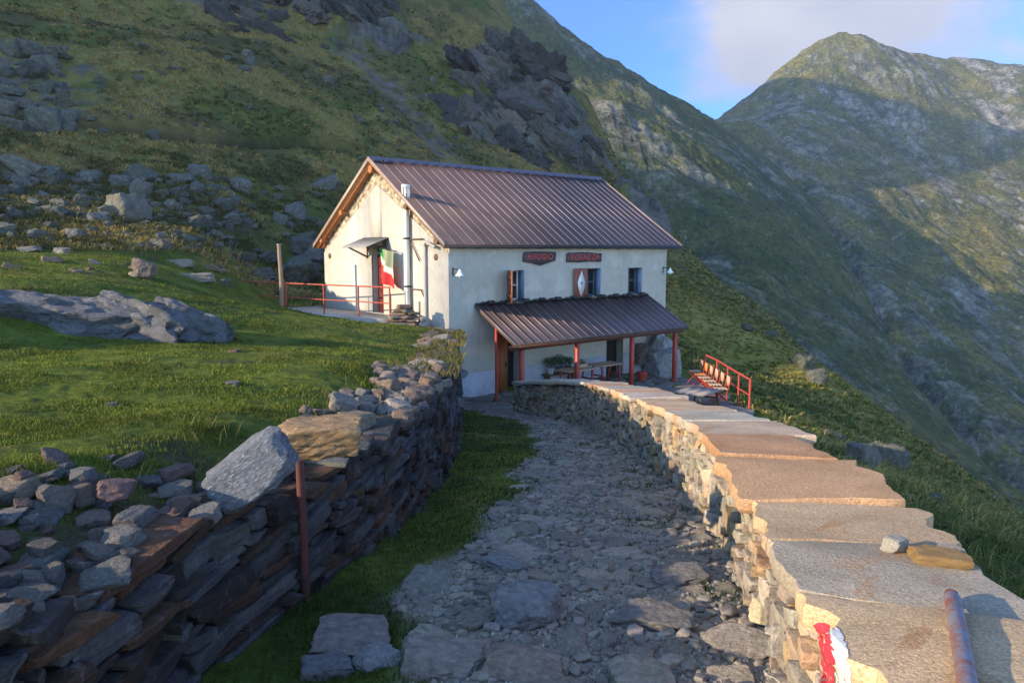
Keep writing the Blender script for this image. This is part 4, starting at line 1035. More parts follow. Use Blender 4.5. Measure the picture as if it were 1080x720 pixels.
# ---- on the right wall: chips, blaze, pipe
yp, zc_ = 3.15, 0
def on_cap(px, py):
    p, n_, o_ = look(px, py); return np.array(p)
p = on_cap(944,580); own_stone('white_stone', 'small whitish stone lying on the parapet cap slab with its own shadow', 'stone', tuple(p+arr(0,0,.022)), (.052,.035,.034), (.1,.1,.5), m_granite, arr(.46,.42,.34), 31, 3)
p = on_cap(987,592); own_stone('slab_fragment', 'flat ochre slab fragment at the outer edge of the parapet cap', 'stone', tuple(p+arr(0.01,0,.018)), (.105,.075,.026), (.0,.05,-.35), m_cap, arr(.42,.27,.12), 33, 3, boxy=.9)
p = on_cap(1003,640)
pp = thing('iron_pipe', 'bent rusty grey iron pipe fixed to the parapet cap at the lower right', 'pipe', tuple(p))
m_pipe, nt, b = new_mat('rusty_pipe')
n1 = noise(nt, 18, 6, .7); c = cmix(nt, mrange(nt, n1, .42,.62,0,1), (.20,.20,.235), (.24,.085,.045)); nt.links.new(c, b.inputs['Base Color']); b.inputs['Roughness'].default_value = .55; b.inputs['Metallic'].default_value = .3; bump(nt, b, n1, .3, .01)
e_ = np.array([at(1013,735,1.84)[0]-p[0], 1.84-p[1], 0]); d_ = e_/np.linalg.norm(e_)
MB().tube([(0,0,-.08),(0,0,.015),tuple(arr(0,0,.036)+d_*.012),tuple(arr(0,0,.045)+d_*.04),tuple(d_*.35+arr(0,0,.075)),tuple(d_*.9+arr(0,0,.12))], .0245, 16).build('pipe_run', m_pipe, pp, True, 60)
MB().tube([tuple(-d_*.026+arr(0,0,.030)),tuple(-d_*.010+arr(0,0,.036))], .021, 14).build('end_cap', m_stake, pp, True)
# paint blaze: red and white stripe brushed on the cap
m_bred = plain('blaze_red', (.40,.03,.05), .8, 0, .25, 40, .3); m_bwhite = plain('blaze_white', (.58,.57,.55), .8, 0, .15, 40, .3)
def blaze(nm, mat, cl, wpx):
    V = []; n_ = 26; m_ = 6
    for i in range(n_+1):
        t_ = i/n_; cx_, cy_ = np.interp(t_, np.linspace(0,1,len(cl)), [c[0] for c in cl]), np.interp(t_, np.linspace(0,1,len(cl)), [c[1] for c in cl])
        w_ = wpx*(.75+.5*random.Random(i*7+int(wpx)).random())*(1 if 0<i<n_ else .4)
        for j in range(m_+1):
            q_, nn, oo = look(cx_+(j/m_-.5)*w_, cy_); V.append(np.array(q_)+np.array(nn)*.0018)
    Fc = []
    for i in range(n_):
        for j in range(m_): a = i*(m_+1)+j; Fc.append((a,a+1,a+m_+2,a+m_+1))
    return MB().add(V, Fc).build(nm, mat, None, True, 80)
at_world(blaze('blaze_red', m_bred, [(866,656),(871,676),(874,700),(873,724),(866,760)], 15), wallR)
at_world(blaze('blaze_white', m_bwhite, [(879,661),(885,680),(889,702),(891,726),(893,760)], 14), wallR)

# ---- slabs at the foot of the picture and stones set in the path
rng = np.random.default_rng(9)
def px_stone(name, label, px, py, wpx, hpx, thick, rotz, col, seed, cat='stone', mat=None, tilt=(0,0), boxy=.8, group=None, sub=4):
    q_, nn, oo = look(px, py); dist = q_.y
    hw = wpx/2/F_PX*dist; depthw = hpx/2/F_PX*dist*2.0
    return own_stone(name, label, cat, (q_.x,q_.y,q_.z+thick*.35), (hw, depthw, thick), (tilt[0],tilt[1],rotz), mat or m_stone, col, seed, sub, boxy*.8, 12, .19, group)
px_stone('step_slab', 'broad brownish slab in the path at the bottom edge left of centre', 372, 676, 84, 36, 0.039, .1, 1.35*arr(.150,.128,.112), 41, tilt=(.12,.05))
px_stone('step_slab', 'brownish flat slab at the bottom edge, next right of the pale wedge stones', 468, 700, 96, 38, 0.044, -.1, 1.35*arr(.175,.145,.120), 42, tilt=(.12,.0))
px_stone('step_slab', 'tan slab cut by the bottom edge in the middle of the path', 556, 712, 92, 30, 0.044, -.35, 1.35*arr(.20,.155,.115), 43, tilt=(.15,.05))
px_stone('step_slab', 'small bluish dark slab in the grass at the bottom left of the path', 345, 706, 56, 24, 0.033, .3, 1.35*arr(.10,.12,.155), 44)
px_stone('step_slab', 'pale whitish wedge stone between the broad slabs at the bottom edge', 398, 697, 50, 22, 0.028, .7, 1.35*arr(.21,.215,.22), 45)
px_stone('path_stone', 'large grey slab with a split corner in the lower middle of the path', 556, 652, 74, 32, .09, .2, 1.35*arr(.135,.135,.14), 46, tilt=(.1,.08))
px_stone('path_stone', 'long narrow grey stone in the path right of the grass strip', 533, 600, 46, 17, .05, -.75, 1.35*arr(.15,.15,.155), 47)
px_stone('path_stone', 'flat grey stone low in the path near the right wall', 718, 612, 70, 26, .04, .3, 1.35*arr(.13,.13,.13), 48)
px_stone('path_stone', 'wide flat grey stone in the path below the middle', 690, 655, 84, 30, .05, -.2, 1.35*arr(.135,.135,.135), 49)
lab = 'grey flat stone bedded in the path among many like it'
placed = [(o.location.x,o.location.y,.8*min(o.scale.x,.5)) for o in bpy.data.objects if o.name.startswith(('step_slab','path_stone'))]; pts_ = []
def scatter_path(n, s0, s1, tries=30):
    out = []
    for _ in range(n*tries):
        if len(out) >= n: break
        y = 2.3*(19/2.3)**(rng.random()**1.15); x = rng.uniform(-1.0, float(rw_x(y)))
        if path_mask(np.array([x]),np.array([y]))[0] < .5: continue
        s_ = s0*(s1/s0)**rng.random()
        if any(abs(x-a)<1 and (x-a)**2+(y-c)**2 < (.80*(s_+d))**2 for a,c,d in placed): continue
        placed.append((x,y,s_)); out.append((x,y,s_))
    return out
big = scatter_path(110, .06, .165)
small = scatter_path(2600, .016, .055, 6)
xs = np.array([p[0] for p in big]); ys = np.array([p[1] for p in big]); zs = ground(xs, ys)
for (x,y,s_), z in zip(big, zs):
    put('path_stone', PR_PATH[rng.integers(14)], (x,y,z-.012), (s_*rng.uniform(.9,1.3), s_*rng.uniform(.65,1), s_*rng.uniform(.22,.34)), (rng.normal(0,.09),rng.normal(0,.09),rng.uniform(0,6.28)), lab, 'stone', 'flat stones bedded in the path')
mb = MB(); xs = np.array([p[0] for p in small]); ys = np.array([p[1] for p in small]); zs = ground(xs, ys)
for (x,y,s_), z in zip(small, zs):
    V, Fc = stone_verts(rng, 1 if s_<.045 else 2, .6, 5, .06); a = rng.uniform(0,6.28); V = V*np.array([s_,s_*.75,s_*.5])
    mb.add(np.stack([V[:,0]*math.cos(a)-V[:,1]*math.sin(a)+x, V[:,0]*math.sin(a)+V[:,1]*math.cos(a)+y, V[:,2]+z+s_*.14],1), Fc, 1.45*arr(1.08,1,.86)*pick(rng, PAL_GREY+[arr(.22,.20,.17)], .35))
tag(mb.build('cobbles', m_stone, None, True, 40), kind='stuff')
# gravel: very small chips
N = 16000; y = 2.2*(18/2.2)**rng.random(N); x = rng.uniform(-.8,1.8,N); ok = (path_mask(x,y)>.35)&(n2(x,y,.5,3,57)>-.25); x, y = x[ok], y[ok]; z = ground(x,y); n = len(x)
tet = np.array([(1,0,-.5),(-.6,.9,-.4),(-.6,-.9,-.5),(0,0,.7)]); s_ = rng.uniform(.006,.016,n)*(1+y*.05); a = rng.uniform(0,6.28,n)
T = tet[None]*s_[:,None,None]; X = T[...,0]*np.cos(a)[:,None]-T[...,1]*np.sin(a)[:,None]+x[:,None]; Y = T[...,0]*np.sin(a)[:,None]+T[...,1]*np.cos(a)[:,None]+y[:,None]; Z = T[...,2]+z[:,None]+.002
fi = np.array([(0,1,3),(1,2,3),(2,0,3)]); Fg = (np.arange(n)[:,None,None]*4+fi[None]).reshape(-1,3)
cg = np.repeat(rng.uniform(.14,.46,(n,1))*np.array([[1.04,.96,.82]]),4,0)
tag(link('gravel', mesh_data('gravel', np.stack([X,Y,Z],-1).reshape(-1,3), Fg, m_stone, cg, False)), kind='stuff')

# ---- boulders on the mountainside
rng = np.random.default_rng(31)
def boulders(n, x0, x1, y0, y1, s0, s1, label, group, protos=PR_HILL, flat=(.5,.95), power=2.0, sink=.15, name='boulder'):
    pl = []
    for _ in range(n*12):
        if len(pl) >= n: break
        px, py = rng.uniform(x0,x1), rng.uniform(y0,y1); s_ = s0+(s1-s0)*rng.random()**power
        if any((px-a)**2+(1.6*(py-b_))**2 < (.42*(s_+c))**2 for a,b_,c in pl): continue
        q_, nn, oo = look(px, py)
        if q_ is None or oo.name.split('.')[0] not in ('hillside','meadow'): continue
        pl.append((px,py,s_)); h = s_/2/F_PX*q_.length
        put(name, protos[rng.integers(len(protos))], tuple(q_+Vector((0,0,h*sink))), (h*rng.uniform(.85,1.15), h*rng.uniform(.7,1.1), h*rng.uniform(*flat)), (rng.normal(0,.22),rng.normal(0,.22),rng.uniform(0,6.28)), label, 'boulder', group)
boulders(165, -6, 250, 186, 262, 6, 26, 'grey-green lichened boulder in the scree at the foot of the left slope', 'boulders in the scree below the left slope', power=2.6, sink=.05)
boulders(40, -4, 75, 52, 140, 6, 24, 'grey boulder in the boulder patch high at the left edge', 'boulders high at the left edge')
boulders(38, 225, 345, 195, 302, 8, 34, 'grey-green boulder on the slope between scree and the hut', 'boulders on the slope left of the hut', power=2.4)
boulders(40, 90, 480, 40, 205, 3.5, 13, 'small pale boulder scattered on the grassy slope above the hut', 'small boulders scattered on the slope')
boulders(55, 375, 500, 80, 168, 3, 8, 'small grey rock in the scree streak above the hut roof', 'rocks in the scree streak', power=1.2)
boulders(14, 0, 250, 262, 292, 6, 18, 'flat pale stone along the upper edge of the sunny meadow', 'stones edging the upper meadow', PR_WARM, (.3,.5))
boulders(7, 960, 1075, 520, 610, 8, 22, 'grey stone lying in the steep grass beyond the parapet', 'stones in the grass beyond the parapet')
for (px,py,s_,hz,lb) in [(318,284,40,.75,'big grey boulder behind the landing railing beside the hut'),(322,262,30,.8,'upper grey boulder of the pair beside the hut gable'),(135,222,33,.9,'largest dark grey boulder in the middle of the scree'),
                         (47,128,30,.8,'dark square boulder below the boulder patch at the left edge'),(30,178,38,.5,'broad pale boulder at the left edge above the scree'),(265,67,14,.9,'lone sunlit pale block high on the grassy slope'),
                         (909,486,30,1.1,'left grey boulder of the pair standing in grass beyond the parapet'),(936,490,34,1.2,'right lichened boulder of the pair standing in grass beyond the parapet'),(879,461,19,.7,'small grey boulder in the grass just behind the parapet'),
                         (848,383,22,.9,'pale sunlit rock of the outcrop on the meadow edge right of the hut'),(861,397,24,.8,'lower striped rock of the outcrop on the meadow edge right of the hut'),(788,345,14,.6,'small rock in the sunny meadow behind the porch'),(812,352,16,.6,'rock on the crest of the sunny meadow')]:
    q_, nn, oo = look(px, py+s_*.2)
    if q_ is None or oo.name.split('.')[0] not in ('hillside','meadow'): continue
    h = s_/2/F_PX*q_.length
    put('boulder', PR_HILL[rng.integers(12)], tuple(q_+Vector((0,0,h*hz*.35))), (h,h*.8,h*hz), (rng.normal(0,.15),rng.normal(0,.15),rng.uniform(0,6.28)), lb, 'boulder')
# the crag on the shoulder above the hut and the ribs high on the left: each one rock mass of split, tilted blocks
m_crag = rock_material('crag_rock', .25, lichen=(.05,.06,.03), lich=.7, bd=.25)
def crag_rock(label, boxes, seed):
    r_ = np.random.default_rng(seed); mb = MB(); first = None
    for (x0,x1,y0,y1,n,s0,s1) in boxes:
        for _ in range(n):
            px, py = r_.uniform(x0,x1), r_.uniform(y0,y1)
            if (px-(x0+x1)/2)**2/((x1-x0)/2)**2+(py-(y0+y1)/2)**2/((y1-y0)/2)**2 > 1.05: continue
            q_, nn, oo = look(px, py)
            if q_ is None or oo.name.split('.')[0] != 'hillside': continue
            if first is None: first = q_.copy()
            h = r_.uniform(s0,s1)/2/F_PX*q_.length
            V, Fc = stone_verts(r_, 4, .6, 14, .40, 5); V = V*np.array([h*r_.uniform(.9,1.5),h*r_.uniform(.6,.9),h*r_.uniform(.4,.8)])
            M = np.array(Matrix.Rotation(r_.normal(.7,.28),3,'Y') @ Matrix.Rotation(r_.normal(.2,.2),3,'X') @ Matrix.Rotation(r_.normal(.3,.8),3,'Z'))
            c_ = pick(r_, [arr(.060,.057,.052),arr(.085,.08,.072),arr(.045,.043,.040),arr(.10,.09,.078)], .2)
            mb.add(V@M.T + np.array(q_) + np.array(nn)*(-h*.28), Fc, c_)
    o = thing('crag', label, 'crag', tuple(first)); return at_world(mb.build('rock_face', m_crag, None, True, 32), o)
crag_rock('dark craggy rock face on the shoulder above the hut roof', [(475,606,42,160,62,24,54),(520,590,24,75,18,18,40),(545,628,120,185,30,12,32)], 5)
crag_rock('dark rock rib at the top edge above the golden slope, leftmost', [(225,300,-15,38,30,12,34)], 6)
crag_rock('dark rock rib at the top edge between leftmost rib and big crag', [(300,420,-20,22,30,10,30)], 7)
refresh()
# the bare rock in the meadow
oc = thing('rock_outcrop', 'long bare grey rock slab rising from the meadow at the left edge', 'rock', tuple(at(95,352,11.6)))
m_slab = rock_material('outcrop_rock', .8, lichen=(.045,.045,.04), lich=.85, speck=.9, bd=.07)
for nm, off, half, rot, sd in (('rock_slab',(-1.1,.55,.02),(1.55,.75,.55),(-.35,.02,.05),61),('rock_slab',(.55,.6,.04),(.9,.6,.46),(-.35,.22,-.12),62),('rock_slab',(1.25,.9,-.05),(.62,.5,.36),(-.2,.28,.1),63)):
    r_ = np.random.default_rng(sd); o = link(nm, stone_mesh(nm, r_, m_slab, arr(.115,.115,.122), 4, .7, 12, .34), oc, off, rot, half)
px_stone('brown_stone', 'small rust-brown stone on the crest of the meadow by the outcrop', 152, 287, 22, 8, .22, .2, arr(.16,.085,.05), 66)
for px, py, w_, lb in ((205,294,44,'flat pale slab at the right end of the meadow crest'),(188,279,34,'upper flat pale slab on the meadow crest'),(65,267,14,'whitish stone on the meadow edge')):
    px_stone('flat_slab', lb, px, py, w_, 7, .12, .2, arr(.27,.24,.20), px)
# the pile of flat stones before the gable
rng = np.random.default_rng(8)
cx0 = W(-1.05,.85,2.3); zz = drop(cx0[0],cx0[1])
for k in range(13):
    th_ = rng.uniform(.035,.06); lay = k//2
    off = arr(rng.uniform(-.22,.22)+(-.18 if k%2 else .2), rng.uniform(-.12,.12), 0)*(1-.04*k)
    z = zz + lay*.10 + th_*.6
    put('flat_stone', (PR_WARM+PR_GREY[:3])[rng.integers(11)], (cx0[0]+off[0], cx0[1]+off[1], z), (rng.uniform(.25,.40)*(1-.03*k),rng.uniform(.22,.32)*(1-.03*k),th_), (rng.normal(0,.05),rng.normal(0,.05),rng.uniform(0,6.28)), 'flat stone in the small stacked pile before the gable wall', 'stone', 'flat stones stacked before the gable')
own_stone('grey_stone', 'grey block leaning at the right foot of the stacked stone pile', 'stone', (cx0[0]+.62,cx0[1]+.1,zz+.12), (.24,.2,.2), (.1,.2,.3), m_stone, arr(.2,.2,.21), 72, 3)
# post by the landing
t = at(297,322,25.5); z = drop(t[0],t[1])
po = thing('wooden_post', 'tall weathered wooden post standing left of the landing railing', 'post', (t[0],t[1],z))
MB().tube([(0,0,-.3),(.02,0,1.2),(-.02,0,float(at(297,258,25.5)[2]-z))], [.075,.07,.062], 10).build('shaft', plain('bleached_wood', (.24,.17,.12), .8, 0, .3, 4, .4, stretch=(8,8,.7)), po, True)
MB().box((-.07,-.07,float(at(297,258,25.5)[2]-z)-.005),(.05,.07,float(at(297,258,25.5)[2]-z)+.02)).build('post_top', m_conc, po)

# ------------------------------------------------------------------ the yard under and before the porch
rng = np.random.default_rng(15)
mb = MB(); pl = []
for _ in range(2600):
    a, b_ = rng.uniform(-.9,9.6), rng.uniform(-6.9,-.1); s_ = rng.uniform(.18,.40); p = W(a,b_,0)
    if (b_+2.84)*3.27 < (a-8.94)*3.8+.3 or p[0] < float(rw_x(p[1]))+.55 and p[1] < 19.4 and not (p[0]<.0): continue
    if any((a-c)**2+(b_-d)**2 < (.74*(s_+e))**2 for c,d,e in pl): continue
    pl.append((a,b_,s_)); V, Fc = stone_verts(rng, 2, .9, 6, .04); V = V*np.array([s_*1.15,s_*.95,.05])
    an = rng.uniform(0,6.28); x, y = p[0], p[1]; z = max(float(ground(np.array([x]),np.array([y]))[0]), -4.72)
    mb.add(np.stack([V[:,0]*math.cos(an)-V[:,1]*math.sin(an)+x, V[:,0]*math.sin(an)+V[:,1]*math.cos(an)+y, V[:,2]+z+.0],1), Fc, pick(rng, [arr(.15,.15,.155),arr(.18,.175,.165),arr(.13,.125,.12)]))
tag(mb.build('flagstones', m_stone, None, True, 40), kind='structure')
m_top = plain('pale_planks', (.42,.30,.19), .7, 0, .25, 4, .2, stretch=(1,10,10)); m_greyplank = plain('grey_planks', (.24,.205,.19), .85, 0, .25, 4, .35, stretch=(1,10,10))
def table(label, a, b_, rz, lx, ly, h, top, legm, npl=3, z0=.04):
    t = hthing('table', label, 'table', a, b_, z0, None, rz); mb = MB()
    for k in range(npl): mb.box((-lx/2,-ly/2+k*ly/npl+.006,h-.04),(lx/2,-ly/2+(k+1)*ly/npl-.006,h))
    mb.build('tabletop', top, t)
    for sx in (-1,1):
        for sy in (-1,1): MB().bar((sx*(lx/2-.15),sy*(ly/2-.06),0),(sx*(lx/2-.12),sy*(ly/2-.16),h-.04),.05,.05).build('leg', legm, t)
        MB().bar((sx*(lx/2-.13),-ly/2+.1,h*.5),(sx*(lx/2-.13),ly/2-.1,h*.5),.04,.05).build('crossbar', legm, t)
    return t
table('pale wooden table with red legs under the porch behind the second post', 4.35, -1.05, .0, 1.3, .7, .74, m_top, m_red)
table('pale wooden table with red legs under the porch before the dark doorway', 5.95, -.88, .0, 1.1, .7, .74, m_top, m_red)
table('low grey plank table standing just behind the parapet wall', 5.25, -5.2, .12, 1.25, .95, .50, m_greyplank, m_darkwood)
def leafy(rng, c, r, n, col, flower=None):
    V, Fc, C_ = [], [], []
    for k in range(n):
        d_ = rng.normal(0,1,3); d_ /= np.linalg.norm(d_); p = np.array(c)+d_*r*rng.random()**.4*np.array([1,1,.8]); a = rng.normal(0,1,3); a /= np.linalg.norm(a); b2 = np.cross(a, d_); s_ = rng.uniform(.03,.06)
        i = len(V); V += [p-a*s_, p+b2*s_*.5, p+a*s_, p-b2*s_*.5]; Fc.append((i,i+1,i+2,i+3)); cc = col*rng.uniform(.6,1.4); cc = flower if flower is not None and rng.random()<.12 else cc; C_ += [cc]*4
    return V, Fc, np.array(C_)
m_leaf, nt, b = new_mat('leaves'); nt.links.new(vcol(nt), b.inputs['Base Color']); b.inputs['Roughness'].default_value = .7
rng = np.random.default_rng(3)
sh = hthing('plant_stand', 'low dark bench for flower pots against the hut front under the porch', 'bench', 4.3, -.28, .04)
MB().box((-.65,-.15,.46),(.65,.15,.52)).build('board', m_darkwood, sh)
for sx in (-.55,.55): MB().box((sx-.04,-.13,0),(sx+.04,.13,.46)).build('leg', m_darkwood, sh)
for k, (a, r_, lb) in enumerate(((3.9,.24,'left leafy potted plant on the dark bench under the porch'),(4.32,.27,'middle bushy potted plant on the dark bench under the porch'),(4.72,.20,'right dark potted plant on the dark bench under the porch'))):
    t = hthing('potted_plant', lb, 'plant', a, -.28, .56)
    MB().tube([(0,0,0),(0,0,.2)], [.09,.13], 14).build('pot', plain('pot%d'%k, [(.5,.5,.5),(.12,.12,.14),(.2,.09,.06)][k], .6), t, True)
    MB().add(*leafy(rng,(0,0,.2+r_*.8),r_,220,arr(.04,.085,.02))).build('foliage', m_leaf, t)
t = hthing('flower_box', 'small wooden box of orange flowers on the left porch table', 'planter', 4.55, -1.05, .78)
mb = MB(); mb.box((-.22,-.11,0),(.22,-.09,.15)); mb.box((-.22,.09,0),(.22,.11,.15)); mb.box((-.22,-.09,0),(-.20,.09,.15)); mb.box((.20,-.09,0),(.22,.09,.15)); mb.box((-.2,-.09,0),(.2,.09,.02)); mb.build('box', m_top, t)
MB().add(*leafy(rng,(0,0,.19),.16,120,arr(.10,.09,.02),arr(.5,.16,.03))).build('flowers', m_leaf, t)
t = hthing('plant_tub', 'small red tub on the flagstones near the third porch post', 'tub', 7.6, -1.1, .04)
MB().tube([(0,0,0),(0,0,.28)], [.15,.2], 18).build('tub', m_red, t, True); MB().tube([(0,0,.26),(0,0,.30)], [.21,.21], 18).build('rim', m_red, t, True)
pa = W(9.15,-.75,.42); own_stone('boulder', 'large pale boulder against the hut front at the right end of the porch', 'boulder', tuple(pa), (.62,.48,.62), (.1,.1,.6), m_stone, arr(.27,.28,.30), 84, 4)
pa = W(9.5,-.45,1.0); own_stone('boulder', 'upper pale boulder leaning on the hut wall at the porch end', 'boulder', tuple(pa), (.5,.38,.42), (.1,.25,.9), m_stone, arr(.25,.265,.29), 85, 4)
pa = W(8.45,-.35,.86); own_stone('boulder', 'dark round boulder beside the pale ones at the porch end', 'boulder', tuple(pa), (.34,.24,.36), (.1,.0,.6), m_stone, arr(.075,.06,.055), 86, 4, boxy=.2)
# black handrail beside the porch
t = hthing('handrail', 'thin black iron handrail at the right corner of the hut', 'railing', 10.12, -1.37, 0)
MB().tube([(0,0,-.2),(0,0,.98)], .022, 8).build('post', m_iron, t, True); MB().tube([(0,0,.97),(-.3,.75,1.15),(-.05,1.32,1.3)], .02, 8).build('rail', m_iron, t, True)
# red railing on the edge of the yard
A0, A1 = arr(9.0,-2.75), arr(5.67,-6.64)
t = hthing('yard_railing', 'red iron railing behind the row of chairs on the yard edge', 'railing', A0[0], A0[1], 0)
rp = [(0,0,.0),(-.8,-1.05,0),(-1.75,-2.1,0),(-2.6,-3.05,0),(A1[0]-A0[0],A1[1]-A0[1],0)]
for k, p_ in enumerate(rp): MB().tube([(p_[0],p_[1],-.6),(p_[0],p_[1],1.0)], .035 if k==4 else .026, 8).build('post', m_red, t, True)
for nm, z, r_ in (('top_rail',1.0,.03),('mid_rail',.55,.02)): MB().tube([(p_[0],p_[1],z) for p_ in rp], r_, 8).build(nm, m_red, t, True)
# slatted chairs in a row along it
m_slat = plain('cream_slats', (.42,.31,.21), .6, 0, .15, 6, .15); m_slat2 = plain('orange_slats', (.60,.22,.05), .6, 0, .15, 6, .15)
def chair(label, slat):
    t = thing('folding_chair', label, 'chair', (0,0,0), 0, 'folding chairs in a row along the yard railing')
    for sx in (-.2,.2):
        MB().tube([(sx,-.22,0),(sx,.16,.46),(sx,.24,.86)], .014, 8).build('frame', m_red, t, True)
        MB().tube([(sx*.9,.24,0),(sx*.9,-.20,.45)], .013, 8).build('leg', m_red, t, True)
    mb = MB()
    for k in range(4): mb.box((-.19,-.20+k*.095,.455),(.19,-.12+k*.095,.475))
    mb.build('seat', slat, t)
    mb = MB()
    for k in range(3): mb.box((-.14+k*.10,.195,.56),(-.06+k*.10,.215,.84))
    mb.build('backrest', slat, t)
    return t
ch0 = None; dirv = A1-A0; Lr = np.linalg.norm(dirv); dirv = dirv/Lr; inw = arr(dirv[1], -dirv[0]); inw = inw if inw[0]<0 else -inw
names = ['folding chair with cream slats at the far end of the railing row','folding chair with orange slats in the railing row','folding chair with cream slats just nearer than the orange one','folding chair with cream slats in the middle of the near half of the row','second nearest cream slatted chair at the yard railing','nearest cream slatted chair at the yard railing by the thick post']
for k in range(6):
    p_ = A0+dirv*(.5+.66*k)+inw*.45
    if ch0 is None: c_ = ch0 = chair(names[0], m_slat)
    else:
        c_ = ch0.copy(); COL.objects.link(c_)
        for o in list(ch0.children):
            d_ = o.copy(); COL.objects.link(d_); d_.parent = c_
            if k == 1 and o.name.split('.')[0] in ('seat','backrest'): d_.data = o.data.copy(); d_.data.materials[0] = m_slat2
    c_['label'] = names[k]; ang = H_ROT + math.atan2(inw[1], inw[0]) + math.pi/2
    c_.location = tuple(W(p_[0],p_[1],.05)); c_.rotation_euler = (0,0,ang)
# ------------------------------------------------------------------ grass
m_grass, nt, b = new_mat('grass_blades')
nt.links.new(vcol(nt), b.inputs['Base Color']); b.inputs['Roughness'].default_value = .65; b.inputs['Specular IOR Level'].default_value = .15
tr = nt.nodes.new('ShaderNodeBsdfTranslucent'); nt.links.new(vcol(nt), tr.inputs[0]); mx_ = nt.nodes.new('ShaderNodeMixShader'); mx_.inputs[0].default_value = .3
nt.links.new(b.outputs[0], mx_.inputs[1]); nt.links.new(tr.outputs[0], mx_.inputs[2]); nt.links.new(mx_.outputs[0], nt.nodes['Material Output'].inputs[0])
def blades(name, x, y, z, h, w, lean, col, rng, az=None):
    """curved tapering blades, five vertices each"""
    n = len(x); a = rng.uniform(0,6.28,n); la = rng.uniform(0,6.28,n) if az is None else az
    dx, dy = np.cos(a)*w, np.sin(a)*w; lx, ly = np.cos(la)*lean*h, np.sin(la)*lean*h
    P = np.empty((n,5,3))
    P[:,0] = np.stack([x-dx,y-dy,z-.01],1); P[:,1] = np.stack([x+dx,y+dy,z-.01],1)
    P[:,2] = np.stack([x+lx*.35+dx*.7,y+ly*.35+dy*.7,z+h*.6],1); P[:,3] = np.stack([x+lx*.35-dx*.7,y+ly*.35-dy*.7,z+h*.6],1)
    P[:,4] = np.stack([x+lx,y+ly,z+h*np.maximum(1-.35*lean,.3)],1)
    i = np.arange(n)*5
    tri = np.stack([np.stack([i,i+1,i+2],1),np.stack([i,i+2,i+3],1),np.stack([i+3,i+2,i+4],1)],1).reshape(-1,3)
    C_ = np.repeat(col,5,0)
    me = mesh_data(name, P.reshape(-1,3), tri, m_grass, C_, False)
    return tag(link(name, me), kind='stuff')
def fan(rng, n, a0, a1, r0, r1):
    a = np.radians(rng.uniform(a0,a1,n)); r = r0*(r1/r0)**rng.random(n); return r*np.sin(a), r*np.cos(a), r
rng = np.random.default_rng(100)
PLC = np.array([(o.location.x,o.location.y,max(o.scale.x,o.scale.y)) for o in bpy.data.objects if o.name.startswith(('loose_stone','step_slab','path_stone','granite','ochre'))])
def clear_of(x, y, f_=.8):
    keep = np.ones(len(x), bool)
    for px,py,s_ in PLC: keep &= (x-px)**2+(y-py)**2 > (f_*s_)**2
    return keep
# meadow
x, y, r = fan(rng, 250000, -40, 3, 2.3, 30)
bank = lw_x(y)-x
k = (left_mask(x,y)>.5)&(bank>.35+.3*rng.random(len(x)))&((n2(x,y,.45,3,58)*.5+.5)>.40+.12*rng.random(len(x)))
x,y,r = x[k],y[k],r[k]
aa = (x-H_O[0])*H_U[0]+(y-H_O[1])*H_U[1]; bb = (x-H_O[0])*H_V[0]+(y-H_O[1])*H_V[1]
k = ~((aa>-2.0)&(bb>-.1))&clear_of(x,y); x,y,r = x[k],y[k],r[k]
z = ground(x,y); patch = n2(x,y,1.3,4,44,gain=.6)*.5+.5; tall = ss(n2(x,y,.5,3,59), .25, .6)
col = mixc(arr(.065,.098,.012), arr(.155,.172,.024), rng.random(len(x)))*(.75+.6*ss(n2(x,y,.9,3,63),-.4,.5))[:,None]; col = col + (arr(.20,.17,.06)-col)*(ss(patch,.55,.75)*.6+.25*(rng.random(len(x))<.12))[:,None]
h = rng.uniform(.012,.028,len(x))*(1+1.4*tall)*(1+.015*r)
blades('meadow_grass', x, y, z, h, np.maximum(.0016,.00055*r), rng.uniform(.2,1.2,len(x)), col, rng)
# strip of turf along the left wall and tufts in the path and on the yard
x, y, r = fan(rng, 120000, -32, 22, 2.2, 22)
pm = path_mask(x,y); k = (left_mask(x,y)<.5)&(x>lw_x(y)-.1)&(x<rw_x(y)+.05)&(rng.random(len(x)) < np.where(pm<.5, .15+.85*ss(n2(x,y,.6,4,65),-.35,.15), .9*ss(n2(x,y,.55,4,55,gain=.6)*.5+.5,.58,.72)))&clear_of(x,y,.75)&(y<21.8)
x,y,r = x[k],y[k],r[k]; z = ground(x,y)
col = mixc(arr(.030,.060,.010), arr(.062,.098,.016), rng.random(len(x))); col = col + (arr(.15,.12,.05)-col)*((rng.random(len(x))<.14)*.8)[:,None]
blades('verge_grass', x, y, z, rng.uniform(.012,.042,len(x))*(1+.7*ss(n2(x,y,.4,2,60),.2,.6)), np.maximum(.0016,.0006*r), rng.uniform(.2,1.2,len(x)), col, rng)
